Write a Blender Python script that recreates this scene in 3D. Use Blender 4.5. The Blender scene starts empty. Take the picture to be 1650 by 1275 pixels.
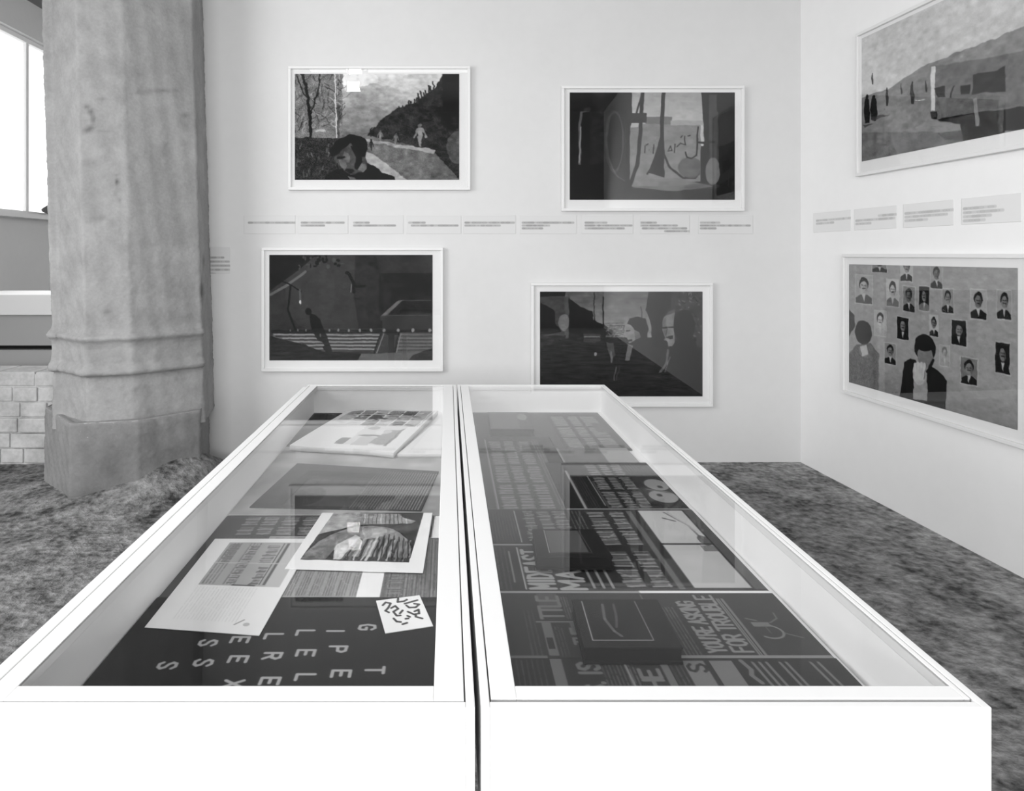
import bpy, math, random
import numpy as np
from mathutils import Vector

# ------------------------------------------------------------------ camera, world, lights
S = bpy.context.scene
COL = S.collection
F = 1083.0            # focal length in pixels of a 1650 px wide frame
H = 1.5               # eye height
D = 4.85              # distance of the white picture wall
VX, VY = 722.0, 410.0
cd = bpy.data.cameras.new('camera'); cam = bpy.data.objects.new('camera', cd); COL.objects.link(cam)
cam.location = (0, 0, H); cam.rotation_euler = (math.pi/2, 0, 0)
cd.sensor_width = 36; cd.lens = 36*F/1650
cd.shift_x = (825-VX)/1650; cd.shift_y = -(637.5-VY)/1650
cd.clip_start = 0.05
S.camera = cam
w = bpy.data.worlds.new('world'); S.world = w; w.use_nodes = True
w.node_tree.nodes['Background'].inputs[0].default_value = (1, 1, 1, 1)
w.node_tree.nodes['Background'].inputs[1].default_value = 2.2
def area(name, loc, rot, sx, sy, power):
    l = bpy.data.lights.new(name, 'AREA'); l.shape = 'RECTANGLE'; l.size = sx; l.size_y = sy; l.energy = power
    o = bpy.data.objects.new(name, l); COL.objects.link(o); o.location = loc; o.rotation_euler = rot
    return o
area('skylight_glow', (-0.6, 0.8, 4.3), (0, 0, 0), 3.0, 3.0, 62)  # overhead fill added below a closed ceiling; there is no skylight opening
area('side_window_glow', (-4.45, .3, 2.4), (0, -math.pi/2+.38, 0), 2.8, 4.0, 265)
area('rear_window_glow', (0.0, -3.8, 2.05), (math.pi/2-.3, 0, 0), 4.5, .9, 300)  # unseen fill light added behind the camera; that wall has no window
area('far_window_glow', (-4.55, 7.0, 2.6), (0, -math.pi/2, 0), 2.0, 3.0, 60)
S.cycles.sample_clamp_indirect = 0.0
S.view_settings.view_transform = 'Standard'; S.view_settings.look = 'None'
S.view_settings.exposure = -0.2; S.view_settings.gamma = 1; S.view_settings.use_curve_mapping = False
rnd = random.Random(7); nr = np.random.RandomState(5)

# ------------------------------------------------------------------ materials
def newmat(name):
    m = bpy.data.materials.new(name); m.use_nodes = True
    nt = m.node_tree; b = nt.nodes['Principled BSDF']
    return m, nt, b
def g4(v): return (v, v, v, 1)
def stone_like(name, lo, hi, scale, bump, rough=.9, fine=40, fw=.35, attr=False, dist=.02, strata=1.0):
    m, nt, b = newmat(name); N = nt.nodes; L = nt.links
    tc = N.new('ShaderNodeNewGeometry')
    mp = N.new('ShaderNodeMapping'); mp.inputs['Scale'].default_value = (1, 1, strata)
    L.new(tc.outputs['Position'], mp.inputs['Vector'])
    n1 = N.new('ShaderNodeTexNoise'); n1.inputs['Scale'].default_value = scale; n1.inputs['Detail'].default_value = 8; n1.inputs['Roughness'].default_value = .62
    n2 = N.new('ShaderNodeTexNoise'); n2.inputs['Scale'].default_value = fine; n2.inputs['Detail'].default_value = 5
    L.new(mp.outputs[0], n1.inputs['Vector']); L.new(mp.outputs[0], n2.inputs['Vector'])
    mx = N.new('ShaderNodeMath'); mx.operation = 'MULTIPLY_ADD'; mx.inputs[1].default_value = fw; L.new(n2.outputs[0], mx.inputs[0]); L.new(n1.outputs[0], mx.inputs[2])
    r = N.new('ShaderNodeMapRange'); r.inputs['From Min'].default_value = .3+.5*fw-.03; r.inputs['From Max'].default_value = .7+.5*fw+.03
    r.inputs['To Min'].default_value = lo; r.inputs['To Max'].default_value = hi
    L.new(mx.outputs[0], r.inputs['Value'])
    src = r.outputs[0]
    if attr:
        a = N.new('ShaderNodeAttribute'); a.attribute_name = 'Col'
        mm = N.new('ShaderNodeMath'); mm.operation = 'MULTIPLY'
        L.new(src, mm.inputs[0]); L.new(a.outputs['Fac'], mm.inputs[1]); src = mm.outputs[0]
    L.new(src, b.inputs['Base Color'])
    b.inputs['Roughness'].default_value = rough; b.inputs['Specular IOR Level'].default_value = .2
    if bump:
        bp = N.new('ShaderNodeBump'); bp.inputs['Strength'].default_value = bump; bp.inputs['Distance'].default_value = dist
        L.new(mx.outputs[0], bp.inputs['Height']); L.new(bp.outputs[0], b.inputs['Normal'])
    return m
def plain(name, v, rough=.6, spec=.3):
    m, nt, b = newmat(name)
    b.inputs['Base Color'].default_value = g4(v); b.inputs['Roughness'].default_value = rough
    b.inputs['Specular IOR Level'].default_value = spec
    return m
def printed(name, rough=.8, spec=.06):
    m, nt, b = newmat(name)
    a = nt.nodes.new('ShaderNodeAttribute'); a.attribute_name = 'Col'
    nt.links.new(a.outputs['Color'], b.inputs['Base Color'])
    b.inputs['Roughness'].default_value = rough; b.inputs['Specular IOR Level'].default_value = spec
    return m
def emis(name, s):
    m, nt, b = newmat(name)
    b.inputs['Base Color'].default_value = g4(.8); b.inputs['Emission Color'].default_value = g4(1); b.inputs['Emission Strength'].default_value = s
    return m
def thin_glass(name, f0=.012):
    m = bpy.data.materials.new(name); m.use_nodes = True; nt = m.node_tree; N = nt.nodes; L = nt.links
    N.remove(N['Principled BSDF']); out = N['Material Output']
    ge = N.new('ShaderNodeNewGeometry')
    dt = N.new('ShaderNodeVectorMath'); dt.operation = 'DOT_PRODUCT'
    L.new(ge.outputs['Incoming'], dt.inputs[0]); L.new(ge.outputs['Normal'], dt.inputs[1])
    def mth(op, a, b=None):
        n = N.new('ShaderNodeMath'); n.operation = op
        if isinstance(a, (int, float)): n.inputs[0].default_value = a
        else: L.new(a, n.inputs[0])
        if b is not None:
            if isinstance(b, (int, float)): n.inputs[1].default_value = b
            else: L.new(b, n.inputs[1])
        return n.outputs[0]
    c = mth('ABSOLUTE', dt.outputs['Value'])
    f = mth('POWER', mth('SUBTRACT', 1.0, c), 5.8)
    f = mth('ADD', mth('MULTIPLY', f, .97), f0)
    tr = N.new('ShaderNodeBsdfTransparent'); gl = N.new('ShaderNodeBsdfGlossy'); gl.inputs['Roughness'].default_value = 0.0
    gl.inputs['Color'].default_value = (1, 1, 1, 1); tr.inputs['Color'].default_value = (.99, .99, .99, 1)
    mix = N.new('ShaderNodeMixShader'); L.new(f, mix.inputs[0]); L.new(tr.outputs[0], mix.inputs[1]); L.new(gl.outputs[0], mix.inputs[2])
    L.new(mix.outputs[0], out.inputs['Surface'])
    return m
M = dict(
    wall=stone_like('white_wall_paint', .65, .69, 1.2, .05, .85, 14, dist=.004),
    wallr=stone_like('right_wall_paint', .84, .88, 1.2, .05, .85, 14, dist=.004),  # white wall paint made lighter here, standing in for stronger light on this wall
    ceil=plain('ceiling_paint', .22, .9), rear=plain('rear_wall_paint', .2, .9),
    floor=stone_like('worn_grey_floor', .04, .32, 4.6, 1.0, .9, 24, fw=.8, attr=True, dist=.035),
    stone=stone_like('weathered_stone', .25, .37, 5.0, .6, .95, 60, attr=True, dist=.008),
    masonry=stone_like('pale_masonry', .35, .6, 6.0, .6, .95, 40, dist=.01),
    white=plain('white_lacquer', .80, .5, .25), groove=plain('groove_shadow_gap', .12, .9),
    lining=plain('white_case_lining', .90, .8), frame=plain('white_frame_lacquer', .76, .5),
    mat=plain('mat_board', .80, .9), glass=thin_glass('clear_glass'), fglass=thin_glass('picture_glass', .035),
    paper=printed('printed_paper'), print=printed('photographic_print', .6, .05), dark=plain('dark_metal', .05, .5),
    black=plain('black_cloth_binding', .018, .7, .1), lamp=emis('lamp_lens', 48.0), grey=plain('grey_panel', .42, .8),
    pages=plain('page_edges', .6, .9))

# ------------------------------------------------------------------ mesh helpers
def tag(o, label=None, cat=None, group=None, kind=None):
    if label: o['label'] = label
    if cat: o['category'] = cat
    if group: o['group'] = group
    if kind: o['kind'] = kind
    return o
def empty(name, loc):
    o = bpy.data.objects.new(name, None); COL.objects.link(o); o.location = loc; o.empty_display_size = .1
    return o
def link(name, me, mat, parent=None, loc=None):
    o = bpy.data.objects.new(name, me); COL.objects.link(o)
    if mat: me.materials.append(mat)
    if parent:
        o.parent = parent
        o.location = (0, 0, 0)
    if loc: o.location = loc
    return o
class MB:
    """collects world-space geometry; build() stores it relative to an origin"""
    def __init__(s): s.v = []; s.f = []
    def box(s, x0, x1, y0, y1, z0, z1):
        n = len(s.v)
        s.v += [(x0,y0,z0),(x1,y0,z0),(x1,y1,z0),(x0,y1,z0),(x0,y0,z1),(x1,y0,z1),(x1,y1,z1),(x0,y1,z1)]
        s.f += [tuple(n+i for i in q) for q in ((0,3,2,1),(4,5,6,7),(0,1,5,4),(1,2,6,5),(2,3,7,6),(3,0,4,7))]
        return s
    def obox(s, o, u, n_, a0, a1, b0, b1, z0, z1):
        """box in the axes: u (a), n_ (b) and up"""
        n = len(s.v); o = Vector(o); u = Vector(u); n_ = Vector(n_)
        for z in (z0, z1):
            for a, b in ((a0, b1), (a1, b1), (a1, b0), (a0, b0)):
                p = o + u*a + n_*b; s.v.append((p.x, p.y, z))
        s.f += [tuple(n+i for i in q) for q in ((0,3,2,1),(4,5,6,7),(0,1,5,4),(1,2,6,5),(2,3,7,6),(3,0,4,7))]
        return s
    def prism(s, pts, z0, z1):
        n = len(s.v); k = len(pts)
        s.v += [(x, y, z0) for x, y in pts] + [(x, y, z1) for x, y in pts]
        s.f.append(tuple(range(n+k-1, n-1, -1))); s.f.append(tuple(range(n+k, n+2*k)))
        for i in range(k):
            j = (i+1) % k; s.f.append((n+i, n+j, n+k+j, n+k+i))
        return s
    def build(s, name, mat, parent=None, origin=(0,0,0), bevel=0):
        ox, oy, oz = parent.location if parent else origin
        me = bpy.data.meshes.new(name); me.from_pydata([(a-ox, b-oy, c-oz) for a, b, c in s.v], [], s.f); me.update()
        o = link(name, me, mat, parent, None if parent else (ox, oy, oz))
        if bevel:
            md = o.modifiers.new('bevel', 'BEVEL'); md.width = bevel; md.segments = 2
        return o
def grid_mesh(name, pos, val):
    """pos (ny+1, nx+1, 3), val same grid of grey values -> mesh with 'Col'"""
    ny, nx = pos.shape[0]-1, pos.shape[1]-1
    me = bpy.data.meshes.new(name)
    me.vertices.add((ny+1)*(nx+1)); me.vertices.foreach_set('co', pos.reshape(-1).astype(np.float32))
    i = np.arange(ny)[:, None]*(nx+1) + np.arange(nx)[None]
    q = np.stack([i, i+nx+1, i+nx+2, i+1], -1).reshape(-1, 4)
    me.loops.add(q.size); me.loops.foreach_set('vertex_index', q.reshape(-1).astype(np.int32))
    me.polygons.add(len(q)); me.polygons.foreach_set('loop_start', (np.arange(len(q))*4).astype(np.int32))
    me.update(calc_edges=True)
    a = me.color_attributes.new('Col', 'FLOAT_COLOR', 'POINT')
    v = val.reshape(-1); c = np.stack([v, v, v, np.ones_like(v)], -1)
    a.data.foreach_set('color', c.reshape(-1).astype(np.float32))
    me.color_attributes.active_color = a
    me.validate()
    return me

# ------------------------------------------------------------------ painting of printed matter
FONT = {
 'A': [[(0,0),(.5,1),(1,0)],[(.2,.38),(.8,.38)]], 'B': [[(0,0),(0,1),(.75,.93),(.8,.6),(0,.52)],[(0,.52),(.9,.45),(.95,.1),(0,0)]],
 'C': [[(1,.8),(.7,1),(.2,.95),(0,.5),(.2,.05),(.7,0),(1,.2)]], 'D': [[(0,0),(0,1),(.6,.95),(1,.5),(.6,.05),(0,0)]],
 'E': [[(1,1),(0,1),(0,0),(1,0)],[(0,.5),(.8,.5)]], 'F': [[(1,1),(0,1),(0,0)],[(0,.5),(.8,.5)]],
 'G': [[(1,.8),(.7,1),(.2,.95),(0,.5),(.2,.05),(.8,0),(1,.15),(1,.45),(.6,.45)]], 'H': [[(0,0),(0,1)],[(1,0),(1,1)],[(0,.5),(1,.5)]],
 'I': [[(.5,0),(.5,1)]], 'K': [[(0,0),(0,1)],[(1,1),(0,.45),(1,0)]], 'L': [[(0,1),(0,0),(.9,0)]],
 'M': [[(0,0),(0,1),(.5,.3),(1,1),(1,0)]], 'N': [[(0,0),(0,1),(1,0),(1,1)]], 'O': [[(.5,1),(.1,.85),(0,.5),(.1,.15),(.5,0),(.9,.15),(1,.5),(.9,.85),(.5,1)]],
 'P': [[(0,0),(0,1),(.8,.97),(1,.75),(.8,.5),(0,.47)]], 'R': [[(0,0),(0,1),(.8,.97),(1,.75),(.8,.5),(0,.47)],[(.5,.47),(1,0)]],
 'S': [[(1,.82),(.7,1),(.2,.97),(.02,.75),(.3,.55),(.8,.42),(1,.2),(.75,.02),(.25,0),(0,.18)]],
 'T': [[(0,1),(1,1)],[(.5,1),(.5,0)]], 'U': [[(0,1),(0,.2),(.3,0),(.7,0),(1,.2),(1,1)]], 'X': [[(0,0),(1,1)],[(0,1),(1,0)]],
 'Y': [[(0,1),(.5,.5),(1,1)],[(.5,.5),(.5,0)]], "'": [[(.3,1),(.3,.75)]], ',': [[(.3,.1),(.2,-.15)]], '.': [[(.4,0),(.4,.05)]],
 '&': [[(1,0),(.2,.8),(.4,1),(.65,.8),(.05,.3),(.3,0),(1,.4)]]}
class Canvas:
    """grey canvas; (x0, y0) is the first column / first row, (x1, y1) the last, in any units"""
    def __init__(s, x0, x1, y0, y1, cell, base, hint=None):
        s.x0, s.x1, s.y0, s.y1 = x0, x1, y0, y1
        s.nx = max(4, int(round(abs(x1-x0)/cell)))+1; s.ny = max(4, int(round(abs(y1-y0)/cell)))+1
        s.cx = s.nx*2; s.cy = s.ny*2
        s.a = np.full((s.cy, s.cx), float(base))
        xs = x0 + (np.arange(s.cx)+.5)/s.cx*(x1-x0); ys = y0 + (np.arange(s.cy)+.5)/s.cy*(y1-y0)
        s.X, s.Y = np.meshgrid(xs, ys); s.sz = abs(x1-x0)/s.cx
    def poly(s, pts, v, al=1.0, noise=0):
        ins = np.zeros_like(s.a, bool); n = len(pts)
        for i in range(n):
            xa, ya = pts[i]; xb, yb = pts[(i+1) % n]
            if ya == yb: continue
            c = ((s.Y >= min(ya, yb)) & (s.Y < max(ya, yb))) & (s.X < (xb-xa)*(s.Y-ya)/(yb-ya)+xa)
            ins ^= c
        s._put(ins, v, al, noise); return s
    def _put(s, m, v, al, noise):
        val = v + (noise*nr.randn(m.sum()) if noise else 0)
        s.a[m] = s.a[m]*(1-al) + val*al
    def rect(s, xa, xb, ya, yb, v, al=1.0, noise=0):
        m = (s.X >= min(xa, xb)) & (s.X <= max(xa, xb)) & (s.Y >= min(ya, yb)) & (s.Y <= max(ya, yb)); s._put(m, v, al, noise); return s
    def ell(s, cx, cy, rx, ry, v, al=1.0, rot=0, noise=0):
        c, t = math.cos(rot), math.sin(rot); dx = s.X-cx; dy = s.Y-cy
        m = ((dx*c+dy*t)/rx)**2 + ((-dx*t+dy*c)/ry)**2 <= 1; s._put(m, v, al, noise); return s
    def line(s, pts, wd, v, al=1.0):
        for (xa, ya), (xb, yb) in zip(pts[:-1], pts[1:]):
            r = wd/2 + s.sz
            mx = (s.X > min(xa, xb)-r) & (s.X < max(xa, xb)+r) & (s.Y > min(ya, yb)-r) & (s.Y < max(ya, yb)+r)
            if not mx.any(): continue
            px = s.X[mx]; py = s.Y[mx]; L2 = (xb-xa)**2+(yb-ya)**2 or 1e-12
            t = np.clip(((px-xa)*(xb-xa)+(py-ya)*(yb-ya))/L2, 0, 1)
            d = np.hypot(px-xa-t*(xb-xa), py-ya-t*(yb-ya))
            k = np.clip((wd/2-d)/s.sz+.5, 0, 1)*al
            s.a[mx] = s.a[mx]*(1-k)+v*k
        return s
    def text(s, st, x, y, h, wd, bold, v, way='right', gap=.35, al=1.0):
        cur = 0
        for ch in st:
            if ch == ' ': cur += wd*.7; continue
            cw = wd*(.3 if ch in "I'.," else 1)
            for stroke in FONT.get(ch, []):
                q = []
                for gx, gy in stroke:
                    a = cur+gx*wd if ch not in "I'.," else cur+(gx-.35)*wd; b = gy*h
                    q.append({'right': (x+a, y+b), 'away': (x-b, y+a), 'near': (x+b, y-a)}[way])
                s.line(q, bold, v, al)
            cur += cw+wd*gap
        return s
    def speckle(s, amp, size=1):
        n = nr.randn(s.cy//size+2, s.cx//size+2)
        n = np.repeat(np.repeat(n, size, 0), size, 1)[:s.cy, :s.cx]
        s.a += amp*n; return s
    def cloud(s, amp, cells=6):
        for k in range(3):
            c = cells*2**k; gx = np.linspace(0, c, s.cx); gy = np.linspace(0, c, s.cy)
            g = nr.randn(c+2, c+2); ix = gx.astype(int); iy = gy.astype(int); fx = gx-ix; fy = gy-iy
            fx = fx*fx*(3-2*fx); fy = fy*fy*(3-2*fy)
            A = g[np.ix_(iy, ix)]; B = g[np.ix_(iy, ix+1)]; C_ = g[np.ix_(iy+1, ix)]; E = g[np.ix_(iy+1, ix+1)]
            top = A*(1-fx)+B*fx; bot = C_*(1-fx)+E*fx
            s.a += amp/2**k*(top*(1-fy[:, None])+bot*fy[:, None])
        return s
    def blur(s, n=1):
        for _ in range(n):
            p = np.pad(s.a, 1, 'edge'); s.a = (p[:-2,1:-1]+p[2:,1:-1]+p[1:-1,:-2]+p[1:-1,2:]+2*p[1:-1,1:-1])/6
        return s
    def warp(s, amp, cells=9):
        """irregular hand-made outlines: shift the tones about by a smooth random field (amp in canvas pixels)"""
        f = []
        for k in range(2):
            t = Canvas.__new__(Canvas); t.cx, t.cy = s.cx, s.cy; t.a = np.zeros_like(s.a); t.cloud(amp, cells); f.append(t.a)
        iy, ix = np.indices(s.a.shape)
        s.a = s.a[np.clip((iy+f[0]).astype(int), 0, s.cy-1), np.clip((ix+f[1]).astype(int), 0, s.cx-1)]; return s
    def grit(s, amp, cells=30):
        b = s.a.copy(); s.cloud(1.0, cells); d = s.a-b; s.a = b+d*amp*np.clip(b/90, .3, 1.3); return s
    def done(s):
        return s.a.reshape(s.ny, 2, s.nx, 2).mean((1, 3))
def lin(v):
    v = np.clip(v, 0, 255)/255.
    return np.where(v <= .04045, v/12.92, ((v+.055)/1.055)**2.4)

def sheet(name, corners, cv, z, thick, label, cat, group=None, curl=None, gain=1.25, veil=0.0, mat='paper', edge=None):
    """corners: plan positions far-left, far-right, near-right, near-left"""
    val = np.clip((lin(cv.done())-veil)*gain, .012, .88)
    ny, nx = val.shape
    u = np.linspace(0, 1, nx)[None, :, None]; v = np.linspace(0, 1, ny)[:, None, None]
    fl, fr, nrt, nl = [np.array(c, float) for c in corners]
    P = (fl*(1-u)+fr*u)*(1-v)+(nl*(1-u)+nrt*u)*v
    c0 = P.reshape(-1, 2).mean(0)
    zz = np.zeros((ny, nx, 1))
    if curl: zz += curl(np.broadcast_to(u, (ny, nx, 1)), np.broadcast_to(v, (ny, nx, 1)))
    pos = np.concatenate([P-c0, zz+thick], -1)
    me = grid_mesh(name, pos, val)
    o = link(name, me, M[mat], None, (c0[0], c0[1], z))
    md = o.modifiers.new('thickness', 'SOLIDIFY'); md.thickness = thick*.95; md.offset = -1
    if edge: me.materials.append(M[edge]); md.material_offset_rim = 1; md.material_offset = 1
    return tag(o, label, cat, group)

# ------------------------------------------------------------------ the room
ux, uy = .07/math.hypot(.07, 1), -1/math.hypot(.07, 1)      # right wall direction, towards the viewer
CX = 568/F*D
def st(o, label=None): o['kind'] = 'structure'; return o
# floor: uneven, rises against the stone pillar
def ground(x, y):
    h = 0.0
    for (px, py, a, r) in ((-1.80, 4.28, .15, .26), (-1.62, 4.50, .06, .20), (-2.25, 4.3, .03, .25), (-2.0, 4.45, .12, .2)):
        h = h + a*np.exp(-((x-px)**2+(y-py)**2)/(2*r*r))
    k = np.clip((4.83-y)/.5, 0, 1)
    h = h*np.clip((-1.25-x)/.3, 0, 1) * np.where(y > 4.6, np.clip((4.95-y)/.35, .15, 1), 1)
    return h
gx = np.concatenate([np.linspace(-6, -3, 16), np.linspace(-2.95, -1.0, 110), np.linspace(-.9, 4.5, 120)])
gy = np.concatenate([np.linspace(10, 5.2, 12), np.linspace(5.15, 3.4, 100), np.linspace(3.35, -4, 80)])
GX, GY = np.meshgrid(gx, gy)
wob = .006*np.sin(GX*7+GY*3)+.005*np.sin(GY*9-GX*4)
wob = wob*np.clip((GY-3.2)/.4, 0, 1)*np.clip((-1-GX)/.3, 0, 1)
pos = np.stack([GX, GY, ground(GX, GY)+np.where(GX < -1.2, wob, 0)], -1)
dr = (CX+(GY-D)*ux/uy-GX)*.997
dust = 1+.55*np.exp(-np.clip(dr, 0, 9)/.22)+.45*np.exp(-np.abs(D-GY)/.22)*(GX > -1.2)
me = grid_mesh('floor', pos, dust); me.polygons.foreach_set('use_smooth', [True]*len(me.polygons))
st(link('floor', me, M['floor']))
CH = 4.4
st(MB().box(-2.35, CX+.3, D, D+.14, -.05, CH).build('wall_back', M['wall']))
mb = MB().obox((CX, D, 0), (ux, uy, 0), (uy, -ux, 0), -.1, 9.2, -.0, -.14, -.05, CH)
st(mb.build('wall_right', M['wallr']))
st(MB().box(-5.0, 3.4, -4.14, -4.0, -.05, CH).build('wall_rear', M['rear']))
st(MB().box(-5.0, 3.2, 9.5, 9.64, -.05, CH).build('wall_far', M['wall']))
# left wall with two tall window openings
mb = MB(); LX = -4.8
mb.box(LX-.2, LX, -4.0, 9.5, -.05, 1.0); mb.box(LX-.2, LX, -4.0, 9.5, 4.0, CH)
for a, b in ((-4.0, -2.1), (2.7, 5.4), (9.0, 9.5)): mb.box(LX-.2, LX, a, b, 1.0, 4.0)
mb.box(LX-.2, LX, 5.4, 9.0, 1.0, 1.95)
st(mb.build('wall_left', M['wall']))
st(MB().box(LX+.001, LX+.2, 5.4, 9.0, 1.90, 1.95).build('trim_1', M['white']))
for i, (a, b, z0) in enumerate(((-2.1, 2.7, 1.0), (5.4, 9.0, 1.95))):
    e = empty('window_%d' % (i+1), (LX-.1, (a+b)/2, z0)); st(e)
    f = MB(); t = .05
    f.box(LX-.13, LX-.07, a, a+t, z0, 4.0); f.box(LX-.13, LX-.07, b-t, b, z0, 4.0)
    f.box(LX-.13, LX-.07, a+t, b-t, z0, z0+t); f.box(LX-.13, LX-.07, a+t, b-t, 4.0-t, 4.0)
    for k in (1, 2):
        y = a+(b-a)*k/3; f.box(LX-.12, LX-.08, y-.025, y+.025, z0+t, 4.0-t)
    f.build('window_frame', M['white'], e)
    MB().box(LX-.103, LX-.097, a+t, b-t, z0+t, 4.0-t).build('window_glass', M['glass'], e)
st(MB().box(-5.0, 3.4, -4.14, 9.64, CH, CH+.1).build('ceiling', M['ceil']))

# ------------------------------------------------------------------ stone pillar
def pillar():
    root = empty('stone_pillar', (-2.15, 4.5, 0))
    tag(root, 'tall weathered grey stone pillar with moulded base left of the white picture wall', 'pillar')
    def ring(pts, n):
        P = np.array(pts); L = np.hypot(*(np.diff(np.vstack([P, P[:1]]), axis=0).T)); out = []
        for i in range(len(P)):
            a, b = P[i], P[(i+1) % len(P)]; k = max(2, int(L[i]/.014)) if i in n else 3
            for j in range(k): out.append(a+(b-a)*j/k)
        return np.array(out)
    shaft = [(-2.70, 4.66), (-2.50, 4.24), (-2.45, 4.25), (-2.19, 4.055), (-1.945, 4.13), (-1.62, 4.42), (-1.70, 4.84), (-2.66, 4.84)]
    plinth = [(-2.66, 4.44), (-2.255, 4.01), (-1.885, 4.09), (-1.61, 4.36), (-1.72, 4.84), (-2.70, 4.84)]
    def body(name, base, profile, lean, stains, z0):
        R = ring(base, range(len(base)-1)); cen = np.array([-2.1, 4.6])
        nxt = np.roll(R, -1, 0); prv = np.roll(R, 1, 0); tn = nxt-prv; nn = np.stack([tn[:, 1], -tn[:, 0]], -1)
        nn /= np.linalg.norm(nn, axis=1)[:, None]
        zs = []
        for (za, oa), (zb, ob) in zip(profile[:-1], profile[1:]):
            k = max(2, int(abs(zb-za)/.014)+1)
            for j in range(k): zs.append((za+(zb-za)*j/k, oa+(ob-oa)*j/k))
        zs.append(profile[-1])
        n = len(R); V = []; C = []
        for z, off in zs:
            rough = .004*np.sin(R[:, 0]*37+z*23)*np.sin(R[:, 1]*41-z*17)+.003*nr.randn(n)*.5
            q = R+nn*(off*np.clip(-nn[:, 1]*2.2, 0, 1)+rough)[:, None]
            q = np.stack([q[:, 0]-lean*(z-1.0), q[:, 1], np.full(n, z)], -1)
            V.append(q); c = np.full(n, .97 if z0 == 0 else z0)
            for (sx, sz, rx, rz, v) in stains:
                px = VX+F*q[:, 0]/q[:, 1]; py = VY-F*(q[:, 2]-H)/q[:, 1]
                c = c*(1-(1-v)*np.exp(-(((px-sx)/rx)**2+((py-sz)/rz)**2)))
            C.append(c)
        V = np.array(V); C = np.array(C)
        V = np.concatenate([V, V[:, :1]], 1); C = np.concatenate([C, C[:, :1]], 1)
        V[..., 0] -= root.location.x; V[..., 1] -= root.location.y
        me = grid_mesh(name, V[::-1], C[::-1]); o = link(name, me, M['stone'], root)
        return o
    ch = [(140,172,5,4,.55),(146,180,5,5,.45),(150,192,4,8,.45),(146,206,7,4,.5),(140,211,6,3,.5),(189,293,3,5,.25),(166,160,7,3,.7),
          (262,146,26,3,.7),(228,150,14,3,.8),(150,262,14,8,.85),(180,360,6,9,.75),(155,352,16,5,.8),(192,322,3,4,.7),(187,282,6,3,.75),(268,240,14,14,.85),
          (176,270,10,12,1.08),(245,330,40,60,1.05),(170,430,16,60,.94),(165,212,20,2,.8),(300,186,8,4,.75),(172,502,7,4,.7),(325,470,3,14,.5),(328,420,2,10,.6)]
    body('shaft', shaft, [(CH-.01, 0), (1.05, .0), (1.02, .008), (1.0, .034), (.985, .036), (.96, .012), (.93, .004), (.83, .006), (.80, .03), (.785, .036), (.768, .030), (.755, -.004), (.70, .0), (.40, .012)], .03, ch, 0)
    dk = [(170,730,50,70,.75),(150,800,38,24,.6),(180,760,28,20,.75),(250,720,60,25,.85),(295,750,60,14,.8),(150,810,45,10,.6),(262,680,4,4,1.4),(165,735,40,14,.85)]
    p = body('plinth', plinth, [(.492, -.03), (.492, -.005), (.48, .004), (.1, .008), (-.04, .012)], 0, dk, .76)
    # top face of the plinth
    mb = MB(); mb.prism([(x, y) for x, y in plinth], .40, .489); mb.build('plinth_top', stone_top, root)
    return root
stone_top = stone_like('plinth_top_stone', .24, .44, 4.0, .4, .95, 45, dist=.008)
pillar()

# low masonry and the counter in the space beyond
e = empty('low_stone_wall', (-3.1, 4.9, 0)); tag(e, 'low pale rubble stone wall behind the left side of the pillar', 'wall')
mb = MB(); y = 4.80
for r in range(6):
    z = r*.11; x = -3.9-(.12 if r % 2 else 0)
    while x < -2.74:
        wd = rnd.uniform(.16, .3); x1 = min(x+wd, -2.72)
        mb.box(x+.006, x1-.004, y+rnd.uniform(0, .02), y+.3, z+.005, z+.106); x += wd
mb.build('stone_courses', M['masonry'], e, bevel=.008)
MB().box(-3.9, -2.73, y+.025, y+.29, -.02, .64).build('mortar', M['masonry'], e)
e = empty('counter', (-3.75, 6.2, 0)); tag(e, 'white topped grey counter seen in the bright space beyond the pillar', 'counter')
MB().box(-4.3, -3.35, 5.85, 6.5, .97, 1.15).build('counter_top', M['white'], e, bevel=.006)
MB().box(-4.25, -3.38, 5.9, 6.45, .70, .97).build('front_panel', M['grey'], e)
MB().box(-4.2, -3.42, 5.98, 6.4, .66, .70).build('shadow_gap', M['black'], e)
MB().box(-4.25, -3.38, 5.9, 6.45, 0, .66).build('base_panel', M['grey'], e)
# unidentified dark rounded object at head height beyond the pillar
me = bpy.data.meshes.new('dark_bush'); vv = []; ff = []
for i in range(9):
    for j in range(14):
        a = math.pi*i/8; b = 2*math.pi*j/14; r = 1+.12*rnd.uniform(-1, 1)
        vv.append((.075*r*math.sin(a)*math.cos(b), .30*r*math.sin(a)*math.sin(b), .075*r*math.cos(a)+.075))
for i in range(8):
    for j in range(14):
        ff.append((i*14+j, (i+1)*14+j, (i+1)*14+(j+1) % 14, i*14+(j+1) % 14))
me.from_pydata(vv, [], ff)
o = link('shrub', me, plain('shrub_grey', .13, .9), None, (-4.70, 8.1, 1.951)); tag(o, 'dark rounded shrub on the window sill at the far left', 'shrub')

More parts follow.
